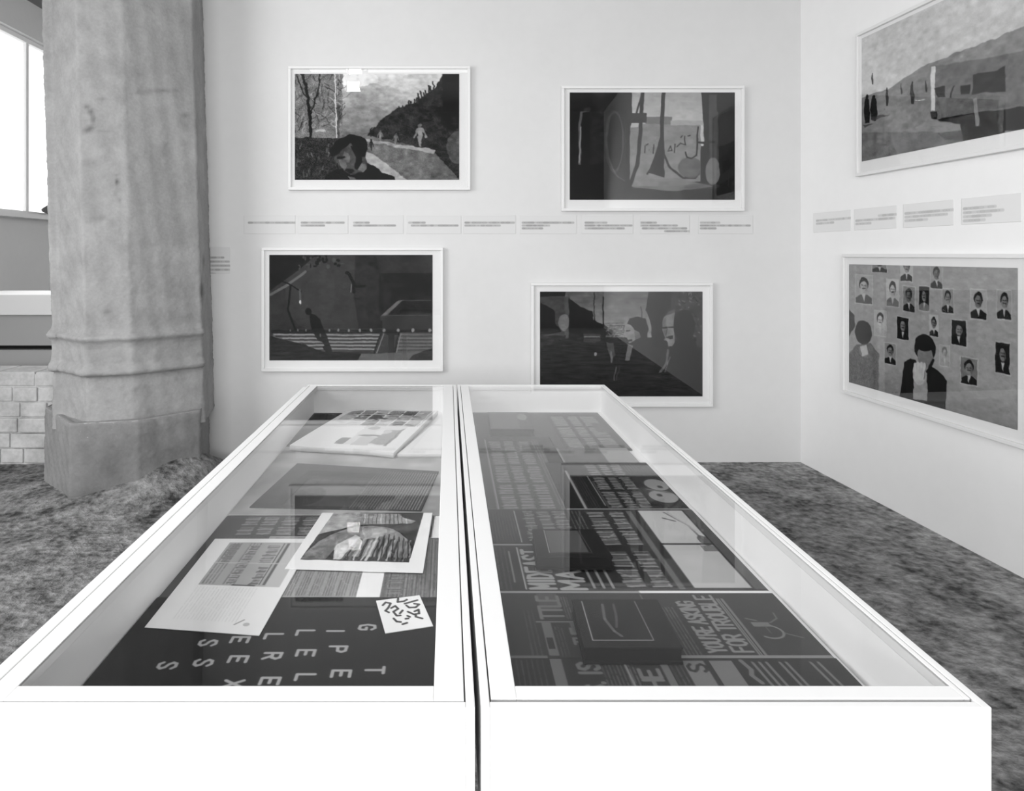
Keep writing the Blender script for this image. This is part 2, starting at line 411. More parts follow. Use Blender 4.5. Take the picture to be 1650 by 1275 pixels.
# ------------------------------------------------------------------ framed photographs
def framed(origin, u, n, a0, a1, z0, z1, pa0, pa1, pz0, pz1, cv, label, gain=1.2, veil=.03):
    """frame outer rectangle a0..a1 x z0..z1 on the wall; print rectangle pa*, pz*"""
    o = Vector(origin); u = Vector(u); n = Vector(n)
    base = o+u*((a0+a1)/2); root = empty('framed_photograph', (base.x, base.y, z0)); tag(root, label, 'picture', 'framed photographs on the white walls')
    T = .036; m = .020
    f = MB()
    for A in ((a0, a1, z0, z0+m), (a0, a1, z1-m, z1), (a0, a0+m, z0+m, z1-m), (a1-m, a1, z0+m, z1-m)):
        f.obox(o, u, n, A[0], A[1], .002, T, A[2], A[3])
    f.build('frame_moulding', M['frame'], root, bevel=.0025)
    MB().obox(o, u, n, a0+m*.6, a1-m*.6, .004, .018, z0+m*.6, z1-m*.6).build('mat_board', M['mat'], root)
    val = np.clip((lin(cv.done())-veil)*gain, .008, .85); ny, nx = val.shape
    aa = np.linspace(pa0, pa1, nx)[None, :]; zz = np.linspace(pz1, pz0, ny)[:, None]
    P = np.zeros((ny, nx, 3)); q = o+n*.0195
    P[..., 0] = q.x+u.x*aa-root.location.x; P[..., 1] = q.y+u.y*aa-root.location.y; P[..., 2] = zz-root.location.z
    link('photo_print', grid_mesh('photo_print', P, val), M['print'], root)
    MB().obox(o, u, n, a0+m*.8, a1-m*.8, .025, .028, z0+m*.8, z1-m*.8).build('glass', M['fglass'], root)
    return root
YB = D-.036     # front of the frames on the back wall
def bx(px, Y=YB): return (px-VX)/F*Y
def bz(py, Y=YB): return H-(py-VY)/F*Y
def back_frame(px0, px1, py0, py1, qx0, qx1, qy0, qy1, cv, label, **k):
    Yp = D-.0195
    return framed((0, D, 0), (1, 0, 0), (0, -1, 0), bx(px0), bx(px1), bz(py1), bz(py0), bx(qx0, Yp), bx(qx1, Yp), bz(qy1, Yp), bz(qy0, Yp), cv, label, **k)
C1 = .8   # canvas cell in photograph pixels on the far wall

# upper left: man's head before a park, hedge and path
c = Canvas(475, 740, 119, 290, C1, 95)
for k in range(20):
    c.rect(540, 740, 119+k*6, 126+k*6, 205-k*6)
c.ell(600, 175, 60, 40, 150, .35); c.ell(585, 200, 50, 30, 120, .4); c.ell(570, 128, 40, 12, 235, .6)
c.cloud(7, 5)
c.rect(475, 552, 119, 222, 118); c.rect(475, 552, 119, 222, 118, 1, 26)
for k in range(80):
    x = rnd.uniform(475, 552); y = rnd.uniform(125, 215); a = rnd.uniform(-1.2, 1.2); L = rnd.uniform(8, 26)
    c.line([(x, y), (x+math.sin(a)*L, y-math.cos(a)*L)], rnd.uniform(.6, 1.6), rnd.choice([55, 60, 70, 165]), .8)
c.line([(501, 225), (499, 185), (495, 150), (488, 119)], 4.5, 45); c.line([(500, 185), (512, 150), (515, 119)], 2.5, 50); c.line([(497, 165), (484, 140), (478, 119)], 2, 50)
c.line([(543, 232), (541, 180), (540, 119)], 1.8, 205); c.line([(546, 220), (545, 170)], 4, 80, .7)
c.rect(508, 524, 209, 213, 170, .9)
c.poly([(592, 218), (610, 196), (640, 175), (668, 165), (700, 140), (715, 119), (741, 119), (741, 290), (700, 245), (640, 228)], 60, 1, 8)
for k in range(26):
    t = k/25; x = 598+t*100; y = 212-t*70; c.line([(x, y+8), (x+rnd.uniform(-2, 2), y-rnd.uniform(2, 9))], 2.5, 60)
c.rect(712, 741, 119, 190, 40, .7); c.ell(730, 190, 20, 20, 48, .7); c.ell(735, 238, 16, 26, 100, .7)
c.poly([(588, 224), (702, 241), (698, 249), (590, 230)], 150); c.poly([(588, 228), (702, 248), (692, 290), (655, 290), (588, 250)], 108, 1, 9)
c.poly([(590, 244), (605, 250), (655, 290), (630, 290), (588, 260)], 160)
c.poly([(475, 222), (560, 222), (560, 290), (475, 290)], 62, 1, 20)
for k in range(30):
    x = rnd.uniform(476, 545); y = rnd.uniform(228, 285); c.line([(x, y), (x+rnd.uniform(-3, 3), y+rnd.uniform(4, 14))], 1.6, rnd.choice([35, 95, 110, 40]), .8)
for (x, y, h, v) in ((676, 218, 36, 135), (637, 224, 18, 120), (612, 219, 18, 130), (598, 234, 16, 60)):   # walkers
    c.ell(x, y-h*.42, h*.07+.6, h*.09+.6, v-30); c.poly([(x-h*.13, y-h*.33), (x+h*.13, y-h*.33), (x+h*.12, y+h*.05), (x+h*.06, y+h*.5), (x-h*.02, y+h*.5), (x-h*.12, y+h*.05)], v)
    c.line([(x-h*.13, y-h*.28), (x-h*.27, y+h*.1)], h*.07, v-10); c.line([(x+h*.13, y-h*.28), (x+h*.27, y+h*.06)], h*.07, v-10)
c.poly([(520, 292), (530, 277), (556, 270), (592, 262), (615, 276), (636, 284), (636, 292)], 38)      # coat
Z = lambda *p: [(440+x*.206, 120+y*.206) for x, y in p]
c.poly(Z((478,645),(540,575),(600,545),(690,560),(740,690),(735,735),(700,765),(640,778),(590,772),(530,722),(500,692)), 80, 1, 4); c.poly(Z((560,600),(605,640),(592,690),(535,690),(548,640)), 112, .7)
c.poly(Z((515,665),(550,670),(575,720),(560,740),(525,715)), 118, .7); c.poly(Z((675,690),(728,690),(735,735),(700,762),(665,745)), 118, .9); c.poly(Z((500,640),(560,640),(570,655),(505,662)), 42, .8)
c.poly(Z((610,560),(690,560),(700,680),(665,745),(640,730),(650,640)), 46, .9); c.poly(Z((560,735),(620,728),(640,760),(590,775)), 50, .8)
c.poly(Z((438,600),(470,562),(520,500),(590,468),(680,480),(725,510),(737,580),(722,640),(690,640),(650,570),(600,545),(540,582),(500,625),(455,640)), 34); c.poly(Z((590,790),(640,800),(645,822),(600,822)), 110, .9)
c.ell(538, 243, 7, 6, 40); c.warp(2.2, 26).grit(7, 34).blur(1).speckle(3, 2)
back_frame(464, 758, 106, 306, 475, 740, 119, 290, c, 'framed photograph of a dark haired man by a path, upper left on the wall')

# upper right: machinery on both sides, writing on a wall, hanging broom-like rope
c = Canvas(918, 1184, 149, 322, C1, 46)
for k in range(12): c.rect(1015, 1135, 149+k*7, 157+k*7, 150+k*3)
c.rect(1040, 1082, 188, 204, 105); c.rect(1036, 1128, 200, 292, 122, 1, 5); c.rect(1015, 1060, 205, 300, 120, 1, 5)
c.rect(1080, 1132, 194, 202, 150); c.poly([(1018, 250), (1120, 240), (1110, 300), (1020, 300)], 128, .5)
c.poly([(918, 149), (1018, 149), (1019, 196), (1012, 215), (1014, 300), (1010, 322), (918, 322)], 44, 1, 3)
c.poly([(950, 149), (1000, 149), (1010, 200), (1008, 300), (975, 322), (950, 322)], 62, .7)
c.poly([(996, 149), (1008, 180), (1018, 200), (1018, 149)], 62, .8)
c.ell(990, 228, 15, 50, 80, .6); c.ell(991, 228, 11.5, 45, 34); c.ell(990, 240, 10, 30, 58, .7); c.line([(981, 255), (988, 272), (995, 284), (1006, 290)], 2, 85, .7)
c.line([(948, 178), (938, 180), (934, 200), (935, 250), (933, 292)], 4, 92); c.line([(936, 205), (934, 262)], 1.5, 150, .9); c.line([(944, 177), (949, 177)], 7, 110)
c.rect(918, 972, 265, 322, 32, .8); c.rect(918, 955, 149, 180, 30, .6)
c.line([(1035, 149), (1032, 210), (1028, 260), (1008, 322)], 6, 52); c.line([(1034, 152), (1022, 195)], 3, 55); c.rect(1018, 1042, 182, 198, 58)
c.line([(1069, 149), (1066, 200), (1067, 240)], 6, 42); c.poly([(1063, 222), (1070, 228), (1070, 285), (1044, 278), (1056, 245)], 44); c.line([(1050, 268), (1043, 280)], 3, 60)
c.line([(1070, 250), (1080, 270), (1100, 287), (1120, 286), (1134, 270), (1142, 240), (1140, 225)], 3.5, 60)
c.ell(1112, 270, 20, 17, 90, .8); c.line([(1104, 245), (1106, 253), (1114, 256), (1122, 250), (1124, 205)], 2.4, 50)
c.poly([(1130, 149), (1184, 149), (1184, 322), (1130, 322), (1128, 250), (1134, 225)], 50, 1, 3); c.rect(1142, 1157, 152, 260, 85, .7); c.rect(1133, 1142, 150, 225, 60, .6)
c.ell(1148, 276, 12, 22, 108); c.ell(1172, 250, 14, 70, 26, .8); c.line([(1124, 229), (1150, 229)], 3, 58); c.rect(1154, 1184, 149, 180, 36, .6)
for q in ([(1039, 235), (1039, 246)], [(1044, 232), (1041, 234)], [(1053, 233), (1052, 246)], [(1076, 243), (1083, 243), (1080, 235), (1077, 241)], [(1087, 232), (1087, 246)], [(1090, 236), (1096, 230), (1104, 233), (1103, 219)], [(1097, 221), (1099, 218)], [(1108, 219), (1112, 218)]):
    c.line(q, 1.8, 55)
c.poly([(1020, 302), (1092, 300), (1104, 322), (1008, 322)], 62, 1, 3); c.poly([(1030, 290), (1090, 286), (1150, 300), (1090, 308), (1020, 302)], 118, .8); c.rect(1100, 1184, 305, 322, 38, .85)
c.ell(1130, 300, 30, 5, 80, .5); c.warp(1.1, 16).grit(3, 26).blur(1).speckle(2.5, 2)
back_frame(905, 1200, 138, 340, 918, 1184, 149, 322, c, 'framed photograph of dark machinery beside a lettered wall, upper right on back wall')

# lower left: aerial view, two dark walking figures and stepped rails
c = Canvas(434, 697, 411, 581, C1, 66); c.cloud(3, 4)
c.ell(500, 470, 40, 60, 76, .5); c.ell(560, 480, 70, 60, 74, .5); c.rect(610, 697, 440, 505, 48, .5); c.poly([(572, 411), (605, 411), (620, 480), (612, 540), (580, 540), (570, 480)], 54, .5)
c.poly([(434, 411), (510, 411), (480, 436), (434, 470)], 50, .8); c.line([(436, 475), (465, 458), (492, 438)], 4, 110, .8); c.line([(450, 452), (466, 458), (485, 470)], 2, 50)
c.line([(468, 462), (464, 500), (476, 530)], 3, 45, .8); c.line([(483, 468), (484, 490)], 3, 100, .7); c.ell(484, 487, 1.6, 3, 190)
for k in range(26): c.ell(rnd.uniform(478, 552), rnd.uniform(411, 432), rnd.uniform(1, 4), rnd.uniform(1, 4), rnd.choice([40, 46, 85]), .8)
c.rect(437, 697, 531, 537, 50, .6)
c.poly([(440, 537), (612, 537), (604, 566), (500, 566), (440, 544)], 92); c.poly([(640, 536), (697, 536), (697, 568), (634, 568)], 88)
for k in range(5):
    y = 539+k*5.6; c.line([(442+k*14, y), (611-k*1.8, y+1)], 1.6, 150, .8); c.line([(445+k*14, y+2.6), (611-k*1.8, y+3.4)], 1.6, 55, .8); c.line([(642-k, y), (697, y)], 1.2, 120, .6); c.line([(642-k, y+2.6), (697, y+2.6)], 1.2, 60, .7)
c.line([(613, 537), (603, 568)], 2.5, 42); c.line([(618, 537), (607, 568)], 1.2, 130); c.line([(642, 537), (635, 568)], 3, 42); c.line([(646, 537), (638, 568)], 1.2, 120)
for k, x in enumerate((468, 480, 493, 531, 545, 562, 580, 598, 618, 641, 665, 692)): c.ell(x, 532, 1+k*.15, 2+k*.1, 105+k*4, .9)
c.poly([(434, 541), (470, 550), (492, 556), (520, 566), (585, 570), (580, 581), (434, 581)], 34); c.ell(488, 560, 9, 6, 30)
c.poly([(582, 570), (697, 566), (697, 581), (576, 581)], 96, 1, 3); c.poly([(665, 572), (697, 560), (697, 581), (657, 581)], 50, .7)
c.ell(497, 502, 5, 5.5, 18); c.poly([(499, 505), (509, 508), (516, 515), (518, 522), (526, 540), (532, 556), (536, 566), (526, 566), (521, 552), (512, 548), (504, 535), (500, 520)], 17)
c.line([(524, 560), (533, 570), (548, 580)], 7, 28, .9); c.ell(516, 540, 1.4, 3, 90)
c.ell(559, 440, 3.2, 2.6, 22); c.line([(562, 442), (569, 455), (570, 471)], 4.4, 18); c.line([(569, 456), (574, 461), (588, 461)], 2.6, 18); c.line([(566, 458), (565, 471)], 1.2, 130, .8)
c.warp(.7, 20).grit(2, 24).blur(1).speckle(2, 2)
back_frame(421, 714, 399, 599, 434, 697, 411, 581, c, 'framed photograph of two dark walking figures seen from above, lower left')

# lower right: men in a street
c = Canvas(870, 1132, 470, 639, C1, 40)
for k in range(12): c.rect(910, 1062, 470+k*6, 478+k*6, 92+k*3)
c.cloud(4, 5)
c.rect(870, 918, 478, 560, 78, .9); c.poly([(870, 488), (880, 492), (893, 500), (895, 522), (905, 535), (870, 540)], 42); c.ell(909, 520, 9, 14, 118, .8)
c.poly([(917, 480), (935, 494), (955, 502), (956, 516), (970, 522), (985, 530), (1000, 545), (1000, 600), (870, 600), (870, 560), (917, 545)], 42, 1, 3)
c.rect(870, 912, 540, 566, 52, .8); c.rect(940, 968, 538, 552, 78, .7); c.line([(942, 543), (965, 543)], 2, 110)
c.line([(957, 472), (958, 520)], 1.4, 50); c.line([(972, 478), (972, 535)], 2, 36); c.line([(1033, 494), (1033, 520)], 1.2, 60)
for k in range(46): c.line([(rnd.uniform(975, 1008), rnd.uniform(520, 545)),]*1+[(rnd.uniform(975, 1008), rnd.uniform(520, 545))], 1.4, rnd.choice([130, 50, 90]), .7)
c.poly([(1045, 470), (1132, 470), (1132, 560), (1050, 545), (1048, 520), (1040, 500)], 55, 1, 3)
c.rect(1081, 1132, 470, 560, 66, 1, 10)
for k in range(70):
    x = rnd.uniform(1082, 1130); y = rnd.uniform(471, 555); c.line([(x, y), (x+rnd.uniform(-4, 5), y+rnd.uniform(-2, 3))], 1.8, rnd.choice([35, 95, 105, 40]), .8)
c.poly([(870, 562), (896, 566), (915, 590), (960, 600), (1010, 560), (1100, 550), (1132, 575), (1132, 639), (870, 639)], 17)
c.ell(966, 566, 17, 16, 26); c.poly([(948, 580), (985, 575), (990, 639), (945, 639)], 24)
c.poly([(975, 548), (990, 545), (1002, 560), (1004, 590), (992, 600), (980, 580)], 44); c.poly([(976, 552), (988, 553), (992, 572), (984, 580)], 82, .9)
c.ell(985, 575, 2, 10, 115, .7); c.line([(993, 592), (988, 612)], 2, 90); c.line([(1000, 590), (992, 612)], 1.6, 80); c.ell(959, 571, 2.4, 3, 130)
Z = lambda *p: [(830+x*.2121, 440+y*.2122) for x, y in p]
c.poly(Z((870,390),(905,430),(945,455),(955,515),(900,548),(868,535),(850,500),(838,455),(848,425)), 120); c.poly(Z((905,440),(945,455),(955,515),(915,530)), 88, .8)
c.poly(Z((845,388),(868,345),(930,332),(985,352),(1012,420),(1002,500),(960,512),(942,455),(905,432),(878,398)), 34); c.line(Z((848,440),(872,436)), 1.6, 50); c.poly(Z((852,505),(885,500),(890,515),(858,520)), 48, .9)
c.poly([(1015, 552), (1030, 545), (1042, 550), (1048, 590), (1060, 639), (985, 639), (1000, 590)], 26); c.poly([(1012, 554), (1020, 556), (1014, 580), (1006, 582)], 110, .9)
c.poly(Z((1118,360),(1150,308),(1208,288),(1210,560),(1165,556),(1140,500),(1120,440)), 112); c.poly(Z((1118,360),(1145,340),(1150,500),(1125,450)), 88, .7)
c.line(Z((1125,415),(1150,412)), 2.4, 48); c.line(Z((1165,412),(1200,412)), 2.4, 52); c.poly(Z((1140,485),(1200,478),(1198,500),(1145,505)), 44, .9); c.line(Z((1152,425),(1148,468)), 1.4, 75); c.poly(Z((1120,350),(1160,290),(1210,270),(1208,300),(1150,318)), 80, .9)
c.ell(1074, 553, 6, 9, 112, .8)
c.ell(1102, 525, 17, 26, 22); c.poly([(1088, 548), (1118, 545), (1132, 570), (1132, 639), (1050, 639), (1080, 595), (1078, 565)], 42); c.poly([(1052, 545), (1075, 550), (1078, 570), (1066, 605), (1050, 590)], 40)
c.line([(1076, 565), (1074, 585), (1060, 604)], 4, 96, .9); c.line([(1080, 575), (1068, 606)], 1.5, 120, .8); c.poly([(1070, 600), (1095, 605), (1130, 630), (1132, 639), (1000, 639), (1030, 600)], 15)
c.warp(1.5, 20).grit(4, 28).blur(1).speckle(2, 2)
back_frame(856, 1149, 456, 656, 870, 1132, 470, 639, c, 'framed photograph of men crowded in a street, lowest picture, behind the glass cases')

# right wall
NU = (ux, uy, 0); NN = (uy, -ux, 0)
def rw(px, py, off=0.03):
    """point of the right wall (its pictures' front) seen at a pixel -> distance from the corner, height"""
    Ox = CX+NN[0]*off; Oy = D+NN[1]*off; r = (px-VX)/F
    t = (Ox-r*Oy)/(r*uy-ux); Y = Oy+t*uy
    return t, H-(py-VY)/F*Y
def T(px, py): return rw(px, py, .0195)
W_ = 1.317; PW = 1.178
# lower: wall of portraits, man covering his face
a0 = rw(1357, 500)[0]; zt = rw(1357, 409.5)[1]; zb = rw(1357, 633)[1]
p0 = T(1368, 500)[0]; pt_ = T(1368, 426)[1]; pb = T(1368, 616)[1]
c = Canvas(p0, p0+PW, pt_, pb, .0033, 142)
for k in range(10): c.rect(p0, p0+PW, pb+(.02*(10-k)), pb, 140-k*3, .3)
def Q(zx, zy): return T(1330+zx*.25097, 390+zy*.25098)      # from the enlarged view
def portrait(x0, y0, x1, y1, bg, hair, face, suit, skew=0):
    a, b = Q(x0, y0), Q(x1, y1); wd = b[0]-a[0]; hg = b[1]-a[1]
    P = lambda u, v: (a[0]+u*wd, a[1]+v*hg+skew*u*hg)
    c.poly([P(-.05, -.04), P(1.05, -.04), P(1.05, 1.04), P(-.05, 1.04)], 176, .6); c.poly([P(0, 0), P(1, 0), P(1, 1), P(0, 1)], bg)
    c.poly([P(0, 1), P(0, .8), P(.3, .68), P(.7, .68), P(1, .8), P(1, 1)], suit); c.poly([P(.4, .65), P(.6, .65), P(.52, .95)], 165)
    cx, cy = P(.5, .36); ww, hh = abs(wd), abs(hg)
    c.ell(cx, cy+.06*hh, .29*ww, .25*hh, hair); c.ell(cx, cy-.04*hh, .22*ww, .22*hh, face)
    c.line([(cx-.13*ww, cy+.01*hh), (cx-.04*ww, cy+.01*hh)], .03*hh, hair+15); c.line([(cx+.04*ww, cy+.01*hh), (cx+.13*ww, cy+.01*hh)], .03*hh, hair+15)
    c.line([(cx-.09*ww, cy-.10*hh), (cx+.09*ww, cy-.10*hh)], .04*hh, hair+10); c.line([(cx, cy), (cx, cy-.06*hh)], .02*hh, face-30); c.ell(cx+.14*ww, cy-.05*hh, .08*ww, .18*hh, face-45, .5)
for a in ((195,215,300,400,150,60,150,90),(300,100,393,197,120,40,60,50),(392,240,470,418,165,45,160,110),(500,285,572,450,120,60,100,50),(484,110,558,255,160,50,130,45),
          (600,285,665,445,50,35,120,110),(675,150,748,300,140,70,105,60),(748,300,820,460,130,65,125,60),(930,305,1030,500,150,45,110,35),(315,440,388,608,158,50,170,150),
          (460,480,534,632,40,28,120,34),(668,470,722,610,160,45,110,50),(808,500,903,668,60,40,120,35),(380,645,453,790,130,45,115,38),(733,660,795,800,150,110,150,140),(868,735,973,925,110,50,120,40),
          (1100,310,1190,500,140,45,120,40),(1260,260,1350,470,120,50,120,60),(1090,640,1180,850,60,40,110,40),(1260,640,1360,880,130,45,120,40)):
    portrait(*a)
q = [Q(*p) for p in ((150,430),(185,470),(190,540),(150,610))]; c.poly(q, 75)
def EL(x, y, rx, ry, v, al=1):
    a = Q(x, y); b = Q(x+rx, y); d = Q(x, y+ry); c.ell(a[0], a[1], abs(b[0]-a[0]), abs(d[1]-a[1]), v, al)
def PL(pts, v, al=1, noise=0): c.poly([Q(*p) for p in pts], v, al, noise)
EL(243,580,55,78,58); PL([(150,720),(200,660),(290,650),(345,720),(340,960),(150,900)], 98, 1, 22); EL(245,700,30,40,120,.8); PL([(222,670),(262,660),(275,720),(235,735)], 165)
EL(637,680,70,90,34); EL(640,735,52,70,115); EL(630,650,58,50,48,.9); PL([(478,990),(505,770),(545,748),(580,760),(640,900),(670,790),(720,820),(778,890),(768,1090),(478,1010)], 22)
PL([(565,880),(650,860),(655,1020),(560,1005)], 150, .9); EL(600,845,42,75,158)
for k in range(4):
    a = Q(575+k*20, 775+abs(k-1.5)*8); b = Q(578+k*16, 880); c.line([a, b], .022, 168); c.line([Q(586+k*20, 785), Q(588+k*15, 880)], .005, 85, .8)
c.line([Q(655, 830), Q(690, 760)], .02, 60); c.warp(1.0, 30).grit(3, 40).blur(1).speckle(2.5, 2)
framed((CX, D, 0), NU, NN, a0, a0+W_, zb, zt, p0, p0+PW, pb, pt_, c, 'framed photograph of a suited man covering his face before pinned portraits', veil=.04)
# upper: beach-like ground with walkers and a vehicle
a0 = rw(1379, 250)[0]; zb = rw(1384, 284)[1]; zt = zb+.895
p0 = T(1388.5, 250)[0]; pb = T(1388.5, 260.5)[1]; pt_ = pb+.765
c = Canvas(p0, p0+PW, pt_, pb, .0033, 120)
def Q(zx, zy): return T(1270+zx*.19394, 120+zy*.19394)
hz = Q(800, 130)[1]
c.rect(p0, p0+PW, pt_, hz, 185); c.poly([(p0, hz-.05), (p0+.5, hz+.06), (p0+PW, hz+.08), (p0+PW, pb), (p0, pb)], 128); c.poly([(p0, pb), (p0, pb+.18), (p0+.5, pb+.1), (p0+.9, pb)], 96, .6); c.cloud(5, 5)
for (x, y, h, wd, v) in ((655,285,230,50,28),(712,270,200,62,22),(822,180,160,24,60),(940,120,90,14,70),(1032,150,180,34,55),(1145,100,90,20,55),(700,30,90,16,60)):
    PL([(x-wd*.3, y-h*.36), (x+wd*.3, y-h*.36), (x+wd*.5, y+h*.15), (x+wd*.35, y+h*.5), (x-wd*.35, y+h*.5), (x-wd*.5, y+h*.1)], v); EL(x, y-h*.42, wd*.22, h*.08, v)
PL([(690,350),(760,335),(850,332),(700,375)], 80, .8); PL([(620,420),(720,395),(640,440)], 70, .8)
PL([(1185,-60),(2300,-260),(2300,240),(1560,310),(1240,370),(1190,300)], 105); PL([(1185,-60),(1220,-60),(1222,300),(1190,300)], 195)
PL([(1215,110),(1300,90),(1305,180),(1240,200)], 50); PL([(1430,90),(1510,80),(1510,150),(1430,160)], 45); PL([(1530,0),(1800,-60),(1800,140),(1530,160)], 60)
PL([(1240,370),(1550,315),(2300,230),(2300,420),(1600,480),(1560,420),(1270,395)], 22); PL([(1430,400),(1800,380),(1800,560),(1450,560)], 22); PL([(1180,310),(1240,305),(1240,365),(1190,365)], 40)
PL([(1230,480),(1440,460),(1440,540),(1300,545)], 78, .7); PL([(1340,180),(1370,90),(1385,90),(1355,185)], 60); PL([(1530,200),(1560,190),(1590,420),(1560,430)], 150, .8)
c.warp(1.8, 20).grit(5, 30).blur(1).speckle(2.5, 2)
framed((CX, D, 0), NU, NN, a0, a0+W_, zb, zt, p0, p0+PW, pb, pt_, c, 'framed photograph of distant walkers beside a vehicle, high on the right wall', veil=.03)

# ------------------------------------------------------------------ caption cards
def card(o, u, n, a0, a1, z0, z1, rows, label, base=194, ink=140, group='caption cards in a row', head=0, name='caption_card'):
    c = Canvas(a0, a1, z1, z0, .0025, base)
    hgt = z1-z0
    for r, (lx0, lx1) in enumerate(rows):
        z = z1-hgt*(.40+.15*r); x = a0+(a1-a0)*lx0
        while x < a0+(a1-a0)*lx1:
            wd = rnd.uniform(.006, .03); c.line([(x, z), (x+wd, z)], .015, ink, rnd.uniform(.5, .95)); x += wd+.008
    c.blur(2)
    val = np.clip(lin(c.done())*1.22, .02, .9); ny, nx = val.shape
    o = Vector(o); uu = Vector(u); nv = Vector(n); q = o+nv*.0022; b = o+uu*((a0+a1)/2)
    P = np.zeros((ny, nx, 3)); aa = np.linspace(a0, a1, nx)[None]; zz = np.linspace(z1, z0, ny)[:, None]
    P[..., 0] = q.x+uu.x*aa-b.x; P[..., 1] = q.y+uu.y*aa-b.y; P[..., 2] = zz-z0
    ob = link(name, grid_mesh(name, P, val), M['paper'], None, (b.x, b.y, z0))
    md = ob.modifiers.new('thickness', 'SOLIDIFY'); md.thickness = .0018; md.offset = -1
    return tag(ob, label, 'card', group)
xs = [(393,476),(480,561),(564,650),(655,743),(746,831),(838,929),(937,1020),(1032,1111),(1125,1213)]
lay = [[(.1,.98)], [(.08,.9),(.08,.5)], [(.08,.3),(.08,.85)], [(.05,.3),(.1,.92)], [(.05,.95),(.05,.7)], [(.05,.95),(.05,.5),(.05,.4)], [(.08,.5),(.08,.95),(.08,.8)], [(.0,.3),(.0,.7),(.05,.95),(.5,.95)], [(.05,.4),(.05,.95),(.05,.3)]]
ords = ['first from the left, a single line of text', 'second from the left', 'third from the left', 'fourth from the left', 'fifth, middle of the nine', 'sixth from the left, under the upper right picture', 'seventh from the left, under the upper right picture', 'eighth from the left, with four lines of text', 'ninth, nearest the room corner']
for (p, q), l, nm in zip(xs, lay, ords):
    card((0, D, 0), (1, 0, 0), (0, -1, 0), bx(p, D), bx(q, D), bz(377, D), bz(347, D), l, 'caption card on the back wall, '+nm)
rz0, rz1 = bz(376, D), bz(346, D)
for (p, q), l, nm in zip(((1311,1371),(1377,1445),(1456,1537),(1550,1646)), [[(.1,.95),(.1,.5)], [(.6,1),(.05,.95),(.05,.4)], [(.05,.95),(.05,.9),(.05,.5)], [(.05,.6),(.05,.7),(.05,.5),(.05,.4)]],
                         ('closest to the room corner', 'second from the corner', 'third from the corner', 'fourth from the corner, at the right edge')):
    card((CX, D, 0), NU, NN, rw(p, 360, 0)[0], rw(q, 360, 0)[0], rz0, rz1, l, 'pale caption card on the right wall, '+nm, base=207, ink=168)
card((0, D, 0), (1, 0, 0), (0, -1, 0), bx(339, D), bx(371, D), bz(441, D), bz(398, D), [(.03,.6),(.03,.95),(.03,.95),(.03,.9),(.03,.2),(.03,.9),(.03,.9)][:6], 'small square wall label with printed lines beside the stone pillar', base=188, ink=140, group='small labels', name='wall_label')

# ------------------------------------------------------------------ glass display cases
ZT = .903; DT = H-ZT; DF = .7174; ZF = H-DF            # glass top, and the lining inside
def case(x0, x1, yn, yf, il, ir, fl, label, gl, gr):
    """x0..x1 outer, strip widths sl/sr, rim widths gl/gr"""
    root = empty('display_case', ((x0+x1)/2, (yn+yf)/2, 0)); tag(root, label, 'display case', 'pair of glass-topped display cases')
    f = MB(); t = .012
    # outer walls
    f.box(x0, x0+t, yn, yf, ZF-.06, ZT); f.box(x1-t, x1, yn, yf, ZF-.06, ZT); f.box(x0+t, x1-t, yn, yn+t, ZF-.06, ZT); f.box(x0+t, x1-t, yf-t, yf, ZF-.06, ZT)
    f.build('outer_walls', M['white'], root, bevel=.0012)
    g = .0022
    a0, a1, b0, b1 = x0+t, x1-t, yn+t, yf-t
    q = MB(); q.box(a0, a0+g, b0, b1, ZF, ZT-.006); q.box(a1-g, a1, b0, b1, ZF, ZT-.006); q.box(a0+g, a1-g, b0, b0+g*fl, ZF, ZT-.006); q.box(a0+g, a1-g, b1-g, b1, ZF, ZT-.006)
    q.build('groove', M['groove'], root)
    a0 += g; a1 -= g; b0 += g*fl; b1 -= g
    r = MB(); r.box(a0, x0+gl, b0, b1, ZT-.02, ZT); r.box(x1-gr, a1, b0, b1, ZT-.02, ZT); r.box(x0+gl, x1-gr, b0, yn+.045, ZT-.02, ZT); r.box(x0+gl, x1-gr, yf-.03, b1, ZT-.02, ZT)
    r.build('lid_frame', M['white'], root, bevel=.001)
    MB().box(x0+gl, x1-gr, yn+.045, yf-.03, ZT-.0045, ZT-.0005).build('glass_top', M['glass'], root)
    i0, i1 = (x0+il, x1-ir)
    l = MB(); l.box(a0, i0, b0, b1, ZF, ZT-.0202); l.box(i1, a1, b0, b1, ZF, ZT-.0202); l.box(i0, i1, b0, b0+.02, ZF, ZT-.0202); l.box(i0, i1, b1-.012, b1, ZF, ZT-.0202)
    l.build('inner_lining', M['lining'], root)
    MB().box(a0, a1, b0, b1, ZF-.02, ZF-.001).build('case_floor', M['lining'], root)
    MB().box(x0+.02, x1-.02, yn+.02, yf-.02, ZF-.075, ZF-.0605).build('under_board', M['white'], root)
    for lx in (x0+.05, x1-.11):
        for ly in (yn+.05, yf-.11):
            MB().box(lx, lx+.06, ly, ly+.06, -.005, ZF-.0755).build('leg', M['white'], root, bevel=.003)
    return root
YN, YF = .885, 3.079
LC = case(-.642, .0355, YN, YF, .034, .034, 1, 'left glass-topped white display case holding the black lettered poster', .047, .055)
RC = case(.0434, .716, YN, YF, .034, .022, 3, 'right glass-topped white display case holding newspapers and dark books', .049, .022)
MB().box(-.662, -.6422, YN, YF, ZT-.05, ZT-.010).build('side_ledge', M['white'], LC)

def pl(px, py, d=DF): return ((px-VX)/(py-VY)*d, F*d/(py-VY))
def yy(py, d=DF): return F*d/(py-VY)
def xx(px, py, d=DF): return (px-VX)/(py-VY)*d
Z0 = ZF
